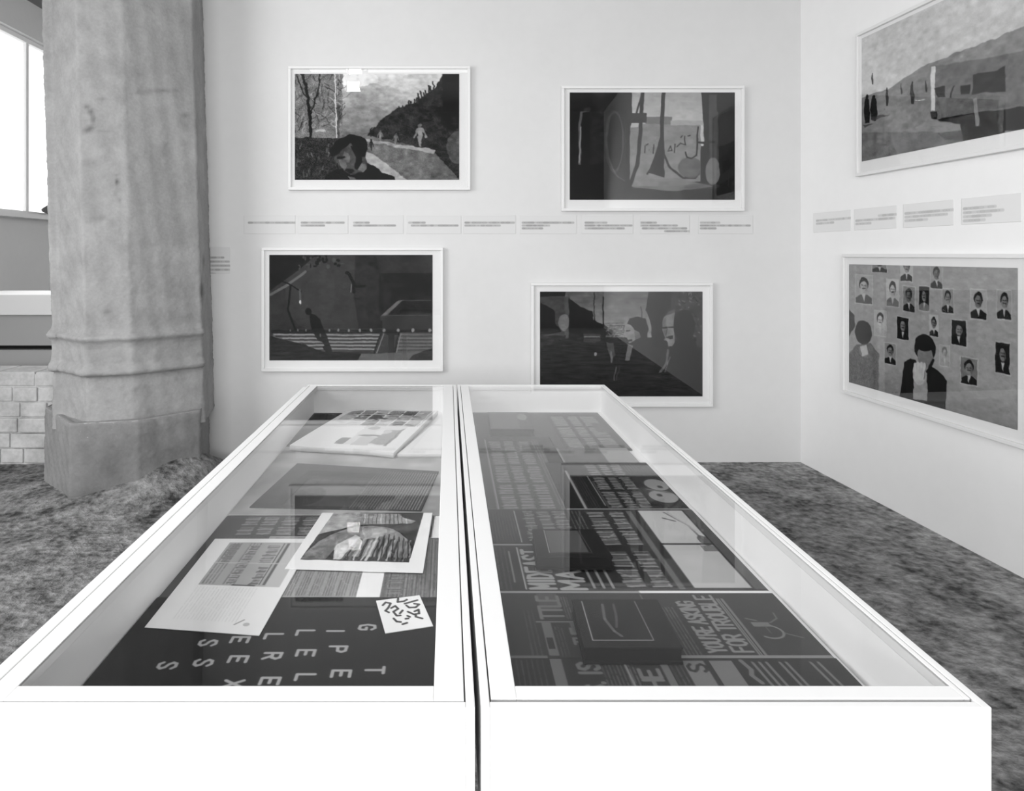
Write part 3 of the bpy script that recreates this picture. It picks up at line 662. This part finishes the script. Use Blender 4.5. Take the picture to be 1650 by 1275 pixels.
# --- type setting helpers, in metres on the sheet
def typeblock(c, xa, xb, ya, yb, v=150, bg=70, step=.03):
    """a headline word running away from the viewer, too blurred to read"""
    lo, hi = min(ya, yb), max(ya, yb); w_ = xb-xa; v = v-12
    c.rect(xa+.004, xb-.002, lo, hi, v, .55, 5); y = lo
    while y < hi-.006:
        L = min(rnd.uniform(.4, .95)*step, hi-y); m = y+L*rnd.uniform(.3, .7)
        for k in range(2): c.line([(xa+rnd.uniform(0, .3)*w_, y+L*rnd.uniform(0, .25)), (xb-rnd.uniform(0, .3)*w_, y+L*rnd.uniform(0, .25)+L*.1)], .0055, v, .9)
        if rnd.random() < .6: c.line([(xa+rnd.choice([.05, .5, .9])*w_, y), (xa+rnd.choice([.05, .5, .9])*w_, y+L*.8)], .005, v, .9)
        c.line([(xa+rnd.uniform(0, .5)*w_, m), (xb-rnd.uniform(0, .5)*w_, m)], .004, bg, .55)
        c.line([(xa, y+L), (xb, y+L)], .0035, bg, .75); y += L+.003
def smalltype(c, xa, xb, ya, yb, v=120, pitch=.0075, al=.8, wd=.0028):
    """columns of body text: thin lines along the reading direction"""
    x = xa
    while x < xb:
        y = min(ya, yb)
        while y < max(ya, yb):
            L = rnd.uniform(.01, .05); e_ = min(y+L, max(ya, yb)); c.line([(x, y), (x, e_)], wd, v, al*rnd.uniform(.5, 1)); y += L+.006
        x += pitch
def rectsheet(name, x0, x1, yn, yf, cv, z, thick, label, cat, group=None, **k):
    return sheet(name, [(x0, yf), (x1, yf), (x1, yn), (x0, yn)], cv, z, thick, label, cat, group, **k)
NG = 'old newspaper pages in the right case'
NLX, NRX = .085, .674
# far page
c = Canvas(NLX, NRX, 3.035, 2.455, .0035, 78)
for xa, xb in ((.16,.20),(.21,.25),(.27,.31)): 
    for ya, yb in ((2.47,2.58),(2.60,2.66)): typeblock(c, xa, xb, ya, yb, 150, 80)
for xa, xb in ((.445,.505),(.52,.562),(.575,.64)):
    for ya, yb in ((2.475,2.62),(2.635,2.78),(2.80,2.96)): typeblock(c, xa, xb, ya, yb, 158, 80)
smalltype(c, .345, .43, 2.47, 3.0, 135); smalltype(c, .10, .15, 2.47, 3.0, 105); c.rect(.60, .655, 2.70, 2.84, 95); c.rect(.648, .674, 2.455, 3.035, 84)
rectsheet('newspaper', NLX, NRX, 2.455, 3.035, c, Z0, .003, 'grey newspaper page at the far end of the right display case', 'newspaper', NG, gain=1.0)
# long left page
c = Canvas(NLX, .395, 2.62, 1.868, .003, 74)
for xa, xb in ((.152,.198),(.206,.247),(.259,.303)):
    for ya, yb in ((1.885,1.99),(2.0,2.08),(2.10,2.26),(2.28,2.42),(2.44,2.56)): typeblock(c, xa+.002, xb, ya, yb, 146, 74)
smalltype(c, .10, .145, 1.88, 2.6, 100); c.line([(.142, 1.88), (.142, 2.58)], .004, 150); smalltype(c, .318, .345, 1.88, 2.58, 150, .009); c.rect(.36, .395, 1.88, 2.2, 55)
c.rect(NLX, .395, 1.868, 1.877, 160)
rectsheet('newspaper', NLX, .395, 1.868, 2.62, c, Z0+.0035, .002, 'newspaper page with four columns of blurred headlines along the left rim of the right case', 'newspaper', NG, gain=1.0)
# plain grey page
c = Canvas(.345, .655, 2.47, 2.23, .0035, 92); c.rect(.55, .655, 2.23, 2.47, 170, .8); c.cloud(3, 4); c.rect(.345, .655, 2.23, 2.27, 70); c.line([(.40, 2.24), (.40, 2.46)], .005, 150)
rectsheet('newspaper', .345, .655, 2.23, 2.47, c, Z0+.0035, .002, 'mostly plain grey page with a pale right end, second from far in the right case', 'newspaper', NG, gain=1.0)
# page with faces
c = Canvas(.33, NRX, 2.29, 1.868, .0028, 34)
for xa, xb in ((.457,.494),(.503,.533),(.542,.575)):
    for ya, yb in ((1.885,2.01),(2.03,2.14),(2.16,2.27)): typeblock(c, xa, xb, ya, yb, 140, 50)
c.line([(.386, 1.875), (.386, 2.2)], .008, 150); smalltype(c, .395, .43, 1.88, 2.2, 70); c.line([(.445, 1.9), (.445, 2.15)], .003, 130); c.line([(.452, 1.88), (.452, 2.1)], .002, 120)
c.rect(.585, NRX, 1.90, 2.16, 48); c.ell(.640, 2.07, .035, .05, 140); c.ell(.63, 1.97, .04, .05, 145); c.ell(.645, 2.05, .008, .012, 50); c.ell(.622, 1.98, .008, .012, 50)
c.line([(.60, 2.03), (.66, 2.0)], .01, 100); smalltype(c, .585, NRX, 2.19, 2.28, 120, .01); smalltype(c, .56, .65, 1.872, 1.895, 100); c.rect(.33, NRX, 1.868, 1.876, 150)
rectsheet('newspaper', .33, NRX, 1.868, 2.29, c, Z0+.006, .002, 'dark newspaper page with a picture of faces at its right end, in the right case', 'newspaper', NG, gain=1.0)
# page with big pale photographs
c = Canvas(NLX, NRX, 1.862, 1.40, .002, 50)
for xa, xb in ((.376,.424),(.437,.478)):
    for ya, yb in ((1.43,1.51),(1.52,1.60),(1.635,1.72),(1.73,1.80),(1.81,1.845)): typeblock(c, xa, xb, ya, yb, 150, 55)
c.rect(.488, .502, 1.42, 1.85, 110, .8, 8); c.rect(.522, .643, 1.645, 1.852, 182); c.rect(.522, .643, 1.425, 1.635, 180); c.cloud(3, 6)
c.line([(.59, 1.84), (.625, 1.75), (.63, 1.66)], .006, 120); c.line([(.60, 1.84), (.632, 1.72)], .008, 170, .7); c.line([(.575, 1.80), (.60, 1.78)], .007, 100); c.ell(.632, 1.66, .014, .03, 70, .8)
c.rect(.61, .643, 1.60, 1.632, 90, .7); c.rect(.648, NRX, 1.42, 1.86, 82, 1, 4)
for xa, xb in ((.202,.232),(.242,.277),(.284,.32)): typeblock(c, xa, xb, 1.66, 1.85, 135, 62)
smalltype(c, .10, .18, 1.66, 1.85, 85); c.line([(.182, 1.65), (.182, 1.85)], .003, 150); smalltype(c, .33, .365, 1.66, 1.85, 120, .01)
c.rect(NLX, .222, 1.632, 1.64, 140)
c.text('MIDEAST', .228, 1.422, .052, .021, .0095, 158, 'away', .42); c.text('MADN', .292, 1.420, .05, .034, .0105, 165, 'away', .34)
for x in (.311, .331, .351): c.line([(x, 1.425), (x-.004, 1.58)], .006, 140)
c.line([(.166, 1.42), (.166, 1.62)], .0035, 165); c.line([(.145, 1.45), (.145, 1.60)], .004, 120); smalltype(c, .095, .14, 1.42, 1.62, 90, .01)
c.rect(NLX, NRX, 1.40, 1.412, 150); c.rect(.40, NRX, 1.40, 1.4125, 235)
rectsheet('newspaper', NLX, NRX, 1.40, 1.862, c, Z0+.0085, .002, 'newspaper page with MIDEAST headline and two large pale photographs, in the right case', 'newspaper', NG, gain=1.0)
# page with trouble headline
c = Canvas(NLX, NRX, 1.397, 1.172, .0015, 66)
c.text('TTLE', .224, 1.30, .042, .017, .0075, 125, 'away', .3); c.rect(.183, .224, 1.335, 1.395, 118, .5); c.line([(.17, 1.288), (.262, 1.288)], .004, 130)
c.rect(.1785, .196, 1.18, 1.285, 120); c.rect(.181, .193, 1.20, 1.235, 62); c.text('THE', .2605, 1.215, .03, .014, .006, 125, 'away', .3); c.rect(.232, .262, 1.25, 1.285, 118, .8)
smalltype(c, .15, .172, 1.18, 1.33, 95, .008); smalltype(c, .202, .218, 1.18, 1.27, 95, .006); smalltype(c, .10, .14, 1.18, 1.38, 72, .012); smalltype(c, .232, .245, 1.30, 1.38, 115, .005)
c.line([(.397, 1.18), (.397, 1.39)], .003, 105); smalltype(c, .42, .452, 1.178, 1.34, 120, .0065)
c.text("YOU'RE ASKING", .494, 1.190, .032, .0120, .0058, 142, 'away', .28); c.text('FOR TROUBLE', .540, 1.192, .034, .0145, .006, 142, 'away', .30)
c.rect(.546, .553, 1.178, 1.375, 135); c.rect(.556, .561, 1.178, 1.375, 125); c.rect(.549, .5505, 1.178, 1.375, 70)
ang = np.linspace(-.6, 3.9, 26)
c.line([(.600+.024*math.sin(a), 1.255+.022*math.cos(a)) for a in ang], .0045, 128); c.rect(.578, .612, 1.272, 1.287, 122); c.line([(.575, 1.30), (.592, 1.292)], .004, 110); c.line([(.625, 1.25), (.652, 1.235)], .003, 110)
c.line([(.615, 1.285), (.635, 1.30), (.638, 1.32)], .0035, 105); c.line([(.60, 1.275), (.600, 1.25)], .002, 100)
for k in range(120):
    x, y = rnd.uniform(.565, .66), rnd.uniform(1.18, 1.22); c.line([(x, y), (x+rnd.uniform(-.003, .003), y+.004)], .0012, 92, .6)
c.rect(NLX, .175, 1.172, 1.180, 115); c.rect(.255, NRX, 1.172, 1.181, 145)
rectsheet('newspaper', NLX, NRX, 1.172, 1.397, c, Z0+.011, .002, "newspaper page reading YOU'RE ASKING FOR TROUBLE with a line drawing", 'newspaper', NG, gain=.8)
# nearest page
c = Canvas(NLX, NRX, 1.168, .93, .0015, 58)
c.text('S. IS', .256, 1.075, .034, .018, .0078, 125, 'away', .35); c.rect(.176, .196, .94, 1.165, 120); c.rect(.403, .440, 1.085, 1.16, 128, 1, 5); c.rect(.45, .489, 1.08, 1.16, 126, 1, 4); c.rect(.455, .485, .95, 1.05, 120)
c.text('S', .438, 1.13, .03, .02, .006, 60, 'away')
c.line([(.505, 1.16), (.512, 1.135), (.506, 1.12), (.514, 1.10)], .008, 120); c.rect(.40, .49, .95, 1.06, 118, .6)
for x in (.525, .537, .549, .572, .583, .625, .638): c.line([(x+.004, 1.10-.02), (x-.002, 1.155)], .005, 122)
smalltype(c, .10, .165, .94, 1.16, 90, .009); smalltype(c, .262, .315, .94, 1.16, 115, .0065); c.line([(.31, .94), (.302, 1.165)], .004, 145); c.text('HE', .354, 1.085, .032, .022, .007, 125, 'away', .3); c.rect(.362, .375, .94, 1.16, 118)
smalltype(c, .38, .40, .94, 1.16, 95, .008)
rectsheet('newspaper', NLX, NRX, .93, 1.168, c, Z0+.0135, .002, 'nearest newspaper page in the right case, partly hidden by the front rim', 'newspaper', NG, gain=.8)

# books
def book(fl, fr, nrt, nl, z, th, cvf, label, group='dark books on the newspapers'):
    cx = (fl[0]+fr[0]+nl[0]+nrt[0])/4; cy = (fl[1]+nl[1])/2
    root = empty('book', (cx, cy, z)); tag(root, label, 'book', group)
    q = [nl, nrt, fr, fl]
    MB().prism(q, z, z+.004).build('back_cover', M['black'], root)
    ins = lambda k: [(cx+(x-cx)*k, cy+(y-cy)*k) for x, y in q]
    MB().prism(ins(.97), z+.004, z+th-.004).build('page_block', M['black'], root)
    MB().prism(q, z+th-.004, z+th).build('front_cover', M['black'], root, bevel=.0012)
    val = np.clip(lin(cvf.done()), .01, .6); ny, nx = val.shape
    u = np.linspace(0, 1, nx)[None, :, None]; v = np.linspace(0, 1, ny)[:, None, None]
    A = [np.array(p) for p in (fl, fr, nrt, nl)]
    P = (A[0]*(1-u)+A[1]*u)*(1-v)+(A[3]*(1-u)+A[2]*u)*v
    P = np.array([cx, cy])+(P-np.array([cx, cy]))*.97
    pos = np.concatenate([P-np.array([cx, cy]), np.full((ny, nx, 1), th+.0004)], -1)
    link('cover_print', grid_mesh('cover_print', pos, val), M['paper'], root)
dB = DF-.045
c = Canvas(0, 1, 0, 1, .008, 36); c.rect(.2, .72, .06, .86, 80); c.line([(.18,.04),(.18,.88)], .014, 150); c.line([(.74,.05),(.76,.86)], .012, 70); c.line([(.18,.88),(.76,.88)], .012, 75)
book((xx(857,853,dB), yy(853,dB)), (xx(958,853,dB), yy(853,dB)), (xx(988,898,dB), yy(898,dB)), (xx(864,898,dB), yy(898,dB)), Z0+.0165, .029, c, 'small dark book with a plain framed cover, middle one in the right case')
c = Canvas(0, 1, 0, 1, .008, 36); c.line([(.10,.05),(.10,.88),(.74,.88)], .013, 150); c.line([(.74,.88),(.72,.05)], .012, 115); c.cloud(2, 3)
c.line([(.33,.12),(.30,.45),(.36,.70),(.42,.80)], .035, 110, .7); c.line([(.46,.12),(.44,.4),(.40,.62)], .03, 88, .7)
book((xx(921,966,dB), yy(966,dB)), (xx(1060,966,dB), yy(966,dB)), (xx(1101,1044,dB), yy(1044,dB)), (xx(941,1044,dB), yy(1044,dB)), Z0+.0165, .029, c, 'dark hardback with pale outlined cover drawing, nearest book in the right case')
c = Canvas(0, 1, 0, 1, .012, 90); c.rect(.05, .7, .05, .95, 105); c.ell(.82, .3, .12, .2, 130)
dB2 = DF-.035
book((xx(785,664,dB2), yy(664,dB2)), (xx(850,664,dB2), yy(664,dB2)), (xx(861,692,dB2), yy(692,dB2)), (xx(790,692,dB2), yy(692,dB2)), Z0+.0065, .028, c, 'dark book lying at the far end of the right case')

# --- left case
LG = 'papers in the left case'
# grey base sheet
c = Canvas(-.604, -.02, 2.50, 1.845, .0035, 165); c.cloud(12, 6)
rectsheet('backing_sheet', -.604, -.02, 1.845, 2.50, c, Z0, .002, 'crumpled grey backing sheet beneath the dark patterned print in the left case', 'paper', LG, gain=1.0)
c = Canvas(-.604, -.25, 3.03, 2.46, .004, 38)
c.cloud(3, 4)
rectsheet('backing_sheet', -.604, -.25, 2.505, 3.03, c, Z0, .002, 'dark sheet at the far left corner of the left case, under the open book', 'paper', LG, gain=1.0)
# open book of photographs
c = Canvas(0, 1, 0, 1, .0045, 232)
c.rect(.06, .97, .02, .46, 170, .8)
for k in range(6):
    for r in range(3):
        x = .08+k*.148; y = .03+r*.145
        c.rect(x, x+.13, y, y+.125, rnd.choice([95, 140, 175, 80, 190]), 1, 30)
    c.line([(.215+k*.148, .01), (.215+k*.148, .47)], .012, 248)
for k in range(60):
    x, y = rnd.uniform(.08, .92), rnd.uniform(.03, .44); c.ell(x, y, rnd.uniform(.01, .05), rnd.uniform(.006, .02), rnd.choice([50, 110, 215]), .8)
c.rect(0, .36, .30, .47, 232, .8)
c.rect(.46, .87, .44, .90, 205, .8); c.ell(.56, .52, .06, .04, 150, .7); c.ell(.60, .70, .11, .025, 110, .8); c.rect(.54, .70, .74, .92, 190); c.rect(.36, .46, .76, .90, 130); c.rect(.70, .86, .55, .88, 140, .8, 18); c.ell(.70, .60, .08, .06, 225, .6); c.rect(.84, .87, .5, .9, 110, .6)
c.warp(2.5, 14);c.blur(2)
dz = .022; dO = DF-.024
FL, _fr, NRt, NL = (pl(505,664,dO)), (pl(706,664,dO)), (pl(632,741,dO)), (pl(455,727,dO))
FL = (-.45, 2.985); 
sheet('open_book', [FL, (-.045, 2.985), (-.19, 2.35), (-.575, 2.44)], c, Z0+.003, .019, 'large open book of photographs with white pages at the far end of the left case', 'book', 'books in the left case',
      curl=lambda u, v: .006*np.sin(np.pi*u)**2+.003*np.sin(7*u+2*v), gain=1.15, edge='pages')
c = Canvas(0, 1, 0, 1, .01, 240); c.rect(.0, .25, 0, 1, 215, .8); c.speckle(3, 2); c.line([(.02, .02), (.0, .98)], .03, 150)
sheet('white_folder', [(-.042, 2.86), (-.024, 2.86), (-.024, 2.36), (-.178, 2.36)], c, Z0+.0025, .014, 'blank white folder between the open book and the rim in the left case', 'folder', LG, gain=1.15, edge='pages')
# dark patterned print
c = Canvas(0, 1, 0, 1, .0035, 78)
c.rect(.14, 1, .16, .30, 60, .8); c.rect(.18, .93, .36, .95, 105, .5); c.ell(.42, .6, .2, .12, 130, .5); c.ell(.28, .75, .1, .2, 60, .4)
for k in range(11): c.line([(.14+k*.075, .20), (.10+k*.078, .5)], .004, 55)
for k in range(60):
    x = .62+.37*rnd.random(); 
for k in range(24):
    c.line([(.60+k*.017, .08), (.58+k*.0172, .98)], .006, 165, min(1, .35+k*.03))
for k in range(40): c.line([(.6, .06+k*.023), (1, .06+k*.023)], .007, 60, .6)
c.rect(0, .12, 0, 1, 88, .5); c.cloud(4, 5); c.line([(.18,.36),(.18,.95)], .006, 50)
sheet('photo_print', [pl(479,749), pl(707,762), pl(679,826), pl(402,820)], c, Z0+.0025, .0025, 'large dark print with a fine mesh pattern, across the middle of the left case', 'print', LG, gain=.9)
# newspaper behind, left
c = Canvas(-.604, -.30, 1.838, 1.40, .002, 78)
for xa, xb in ((-.545,-.505),(-.495,-.455),(-.445,-.40),(-.39,-.345)):
    for ya, yb in ((1.715,1.765),(1.775,1.83)): typeblock(c, xa, xb, ya, yb, 150, 75)
smalltype(c, -.335, -.305, 1.70, 1.83, 170, .008); smalltype(c, -.56, -.40, 1.685, 1.70, 120)
rectsheet('newspaper', -.604, -.30, 1.40, 1.838, c, Z0, .002, 'dark newspaper page along the left side of the left case, mostly under the letter', 'newspaper', 'newspaper pages in the left case', gain=1.0)
# newspaper centre with white margin
c = Canvas(-.45, -.142, 1.70, 1.398, .0018, 158)
for k in range(9): 
    x = -.43+k*.028
    smalltype(c, x, x+.02, 1.405, 1.69, 105, .0055, .8, .003)
c.rect(-.192, -.142, 1.398, 1.70, 250)
rectsheet('newspaper', -.45, -.142, 1.398, 1.70, c, Z0+.0025, .002, 'pale newspaper page with a wide white margin beneath the bordered photograph', 'newspaper', 'newspaper pages in the left case', gain=1.0)
c = Canvas(-.14, -.021, 1.69, 1.39, .0018, 108)
smalltype(c, -.135, -.024, 1.395, 1.685, 150, .0062); smalltype(c, -.135, -.024, 1.395, 1.685, 70, .0095, .7); typeblock(c, -.128, -.10, 1.41, 1.50, 140, 90)
rectsheet('newspaper', -.14, -.021, 1.39, 1.69, c, Z0+.0025, .002, 'narrow strip of dense newspaper columns beside the right rim of the left case', 'newspaper', 'newspaper pages in the left case', gain=1.0)
c = Canvas(-.075, -.021, 1.838, 1.695, .003, 246); c.line([(-.046, 1.70), (-.040, 1.835)], .007, 60)
rectsheet('note', -.075, -.021, 1.695, 1.838, c, Z0, .002, 'white slip with one dark line at the right rim of the left case', 'paper', LG, gain=1.1)
# typed letter with clipping
c = Canvas(-.582, -.335, 1.678, 1.262, .0016, 208)
c.rect(-.537, -.352, 1.438, 1.655, 150); c.cloud(2, 5)
for xa, xb in ((-.53,-.505),(-.482,-.455),): smalltype(c, xa, xb, 1.445, 1.65, 100, .008, .8, .004)
typeblock(c, -.478, -.458, 1.45, 1.64, 118, 165); typeblock(c, -.528, -.505, 1.54, 1.645, 125, 100); typeblock(c, -.435, -.405, 1.545, 1.64, 120, 160); typeblock(c, -.425, -.402, 1.445, 1.53, 105, 160)
c.rect(-.393, -.387, 1.445, 1.65, 80); c.rect(-.402, -.399, 1.445, 1.65, 95); c.line([(-.46, 1.441), (-.41, 1.441)], .005, 60); c.rect(-.385, -.352, 1.438, 1.655, 168); c.rect(-.54, -.35, 1.541, 1.547, 175, .6)
smalltype(c, -.535, -.40, 1.30, 1.43, 185, .0075, .8, .002); c.line([(-.40, 1.292), (-.385, 1.31)], .003, 120); c.ell(-.375, 1.295, .007, .006, 165)
sheet('letter', [(-.582, 1.678), (-.335, 1.678), (-.352, 1.252), (-.578, 1.28)], c, Z0+.006, .0012, 'pale typed letter with a reproduced newspaper clipping, left side of the left case', 'letter', LG, gain=1.25)
# bordered photograph
c = Canvas(0, 1, 0, 1, .0032, 252)
im = (.085, .90, .0, .86)
def I(u, v): return (im[0]+u*(im[1]-im[0])-.035*v+.02, im[2]+v*(im[3]-im[2]))
def ip(pts, v, al=1, noise=0): c.poly([I(*p) for p in pts], v, al, noise)
ip([(0,0),(1,0),(1,1),(0,1)], 60, 1, 4)
ip([(0,0),(.3,0),(.3,.32),(.12,.42),(0,.5)], 165); ip([(.2,.0),(.84,.03),(.95,.18),(.9,.25),(.3,.28)], 150, .9, 14)
arc = [I(.5+.5*math.cos(a), .92-.62*math.sin(a)) for a in np.linspace(0, math.pi, 30)]
c.poly(arc, 130, 1, 8); c.line(arc, .012, 40)
for k in range(9):
    x = .30+k*.075; c.line([I(x, .98), I(x+.01, .55+.02*abs(k-4))], .02, rnd.choice([60, 190, 95, 210, 50])); c.line([I(x+.035, .98), I(x+.045, .6)], .013, rnd.choice([45, 170, 120]))
for k in range(8): c.line([I(.62+k*.05, .45+.02*k), I(.68+k*.05, .95)], .010, rnd.choice([45, 55])); 
for k in range(11): c.line([I(.36+k*.045, .03), I(.40+k*.045, .25)], .008, rnd.choice([70, 95, 200]))
ip([(.25,.7),(.38,.5),(.44,.55),(.36,.98),(.24,.98)], 205, .9, 10); ip([(0,.98),(.08,.7),(.22,.5),(.25,.98)], 112, .9); ip([(.72,0),(1,0),(1,.22),(.8,.12)], 55); ip([(.22,.98),(.25,.8),(.3,.98)], 40)
ip([(.4,.36),(.66,.36),(.7,.5),(.5,.6)], 165, .8)
c.warp(2.0, 16).grit(9, 22); c.rect(0, 1, .875, 1, 252); c.blur(1)
# the shape of the image ends at the mount on both sides
c.poly([(-.1,-.1),(I(0,0)[0],-.1),I(0,0),I(0,1),(I(0,1)[0],1.1),(-.1,1.1)], 252); c.poly([(1.1,-.1),(I(1,0)[0],-.1),I(1,0),I(1,1),(I(1,1)[0],1.1),(1.1,1.1)], 252)
sheet('photograph', [(-.345, 1.842), (-.043, 1.842), (-.056, 1.495), (-.368, 1.515)], c, Z0+.0075, .0015, 'glossy photograph with a wide white border, centre of the left case', 'photograph', LG, gain=1.1, mat='print')
# black poster with spaced letters
c = Canvas(-.604, -.0235, 1.396, .92, .0015, 48)
LT = [('S',340,650),('E',492,635),('L',650,620),('L',800,603),('I',945,590),('G',1095,575),('S',148,758),('S',318,745),('E',483,728),('R',645,712),('E',803,698),('P',955,680),('X',460,845),('E',633,832),('L',800,815),('E',970,797),('T',1130,780)]
for ch_, zx, zy in LT:
    px, py = 220+zx*.3394, 820+zy*.3394; X, Y = pl(px, py); h = .030; wd = .017
    c.text(ch_, X-h/2, Y+wd/2*(1 if ch_ != 'I' else .0), h, wd, .0062, 205, 'near')
# the next row, in step with the ones above, runs under the front rim
c.blur(1)
rectsheet('poster', -.604, -.0235, .92, 1.396, c, Z0+.0025, .0025, 'black poster with spaced white capital letters, nearest in the left case', 'poster', LG, gain=.6)
# small handwritten card
c = Canvas(0, 1, 0, 1, .012, 250)
for q in ([(.12,.18),(.2,.1),(.3,.15),(.22,.28),(.14,.36),(.2,.42)], [(.28,.3),(.38,.25),(.42,.35),(.3,.42),(.34,.55),(.42,.56)], [(.42,.5),(.5,.42)], [(.26,.62),(.3,.72),(.38,.75)], [(.40,.82),(.5,.8)], [(.56,.60),(.6,.64)],
          [(.50,.02),(.46,.14),(.60,.14),(.68,.1)], [(.60,.22),(.9,.16)], [(.62,.28),(.66,.36),(.8,.38),(.9,.3),(.8,.26)], [(.60,.48),(.68,.56),(.74,.62)], [(.74,.5),(.84,.46),(.82,.58),(.74,.58)], [(.72,.66),(.84,.74)], [(.5,.68),(.56,.68)]):
    c.line(q, .05, 50, .95)
sheet('handwritten_card', [pl(606,974), pl(676,965), pl(698,1015), pl(621,1027)], c, Z0+.0058, .0016, 'small white card with brushed handwriting, on the upper right of the black poster', 'card', 'small cards in the left case', gain=1.1)

# ------------------------------------------------------------------ ceiling floodlights (seen only as reflections)
e = empty('twin_floodlight', (-1.065, 1.95, 3.34)); tag(e, 'pair of square floodlight heads on one ceiling rod, mirrored in the glass', 'lamp')
for i, (x, y, z) in enumerate(((-1.075, 2.0, 3.41), (-1.054, 2.0, 3.61))):
    hd = MB().box(x-.085, x+.085, y-.11, y-.01, z-.065, z+.065).build('floodlight_head', M['dark'], e, bevel=.006)
    ln = MB().box(x-.075, x+.075, y-.0095, y-.004, z-.055, z+.055).build('lens', M['lamp'], e); ln.parent = hd
    for q in (x-.090, x+.086): MB().box(q, q+.004, y-.03, y+.17, z-.065, z+.065).build('barn_door', M['dark'], e)  # plates added to keep the lens from glinting in the right wall picture
    MB().box(x+.0, -.94, y-.135, y-.1105, z-.012, z+.012).build('bracket', M['dark'], e)
MB().box(-.9398, -.925, 1.865, 1.89, 3.38, CH).build('rod', M['dark'], e)
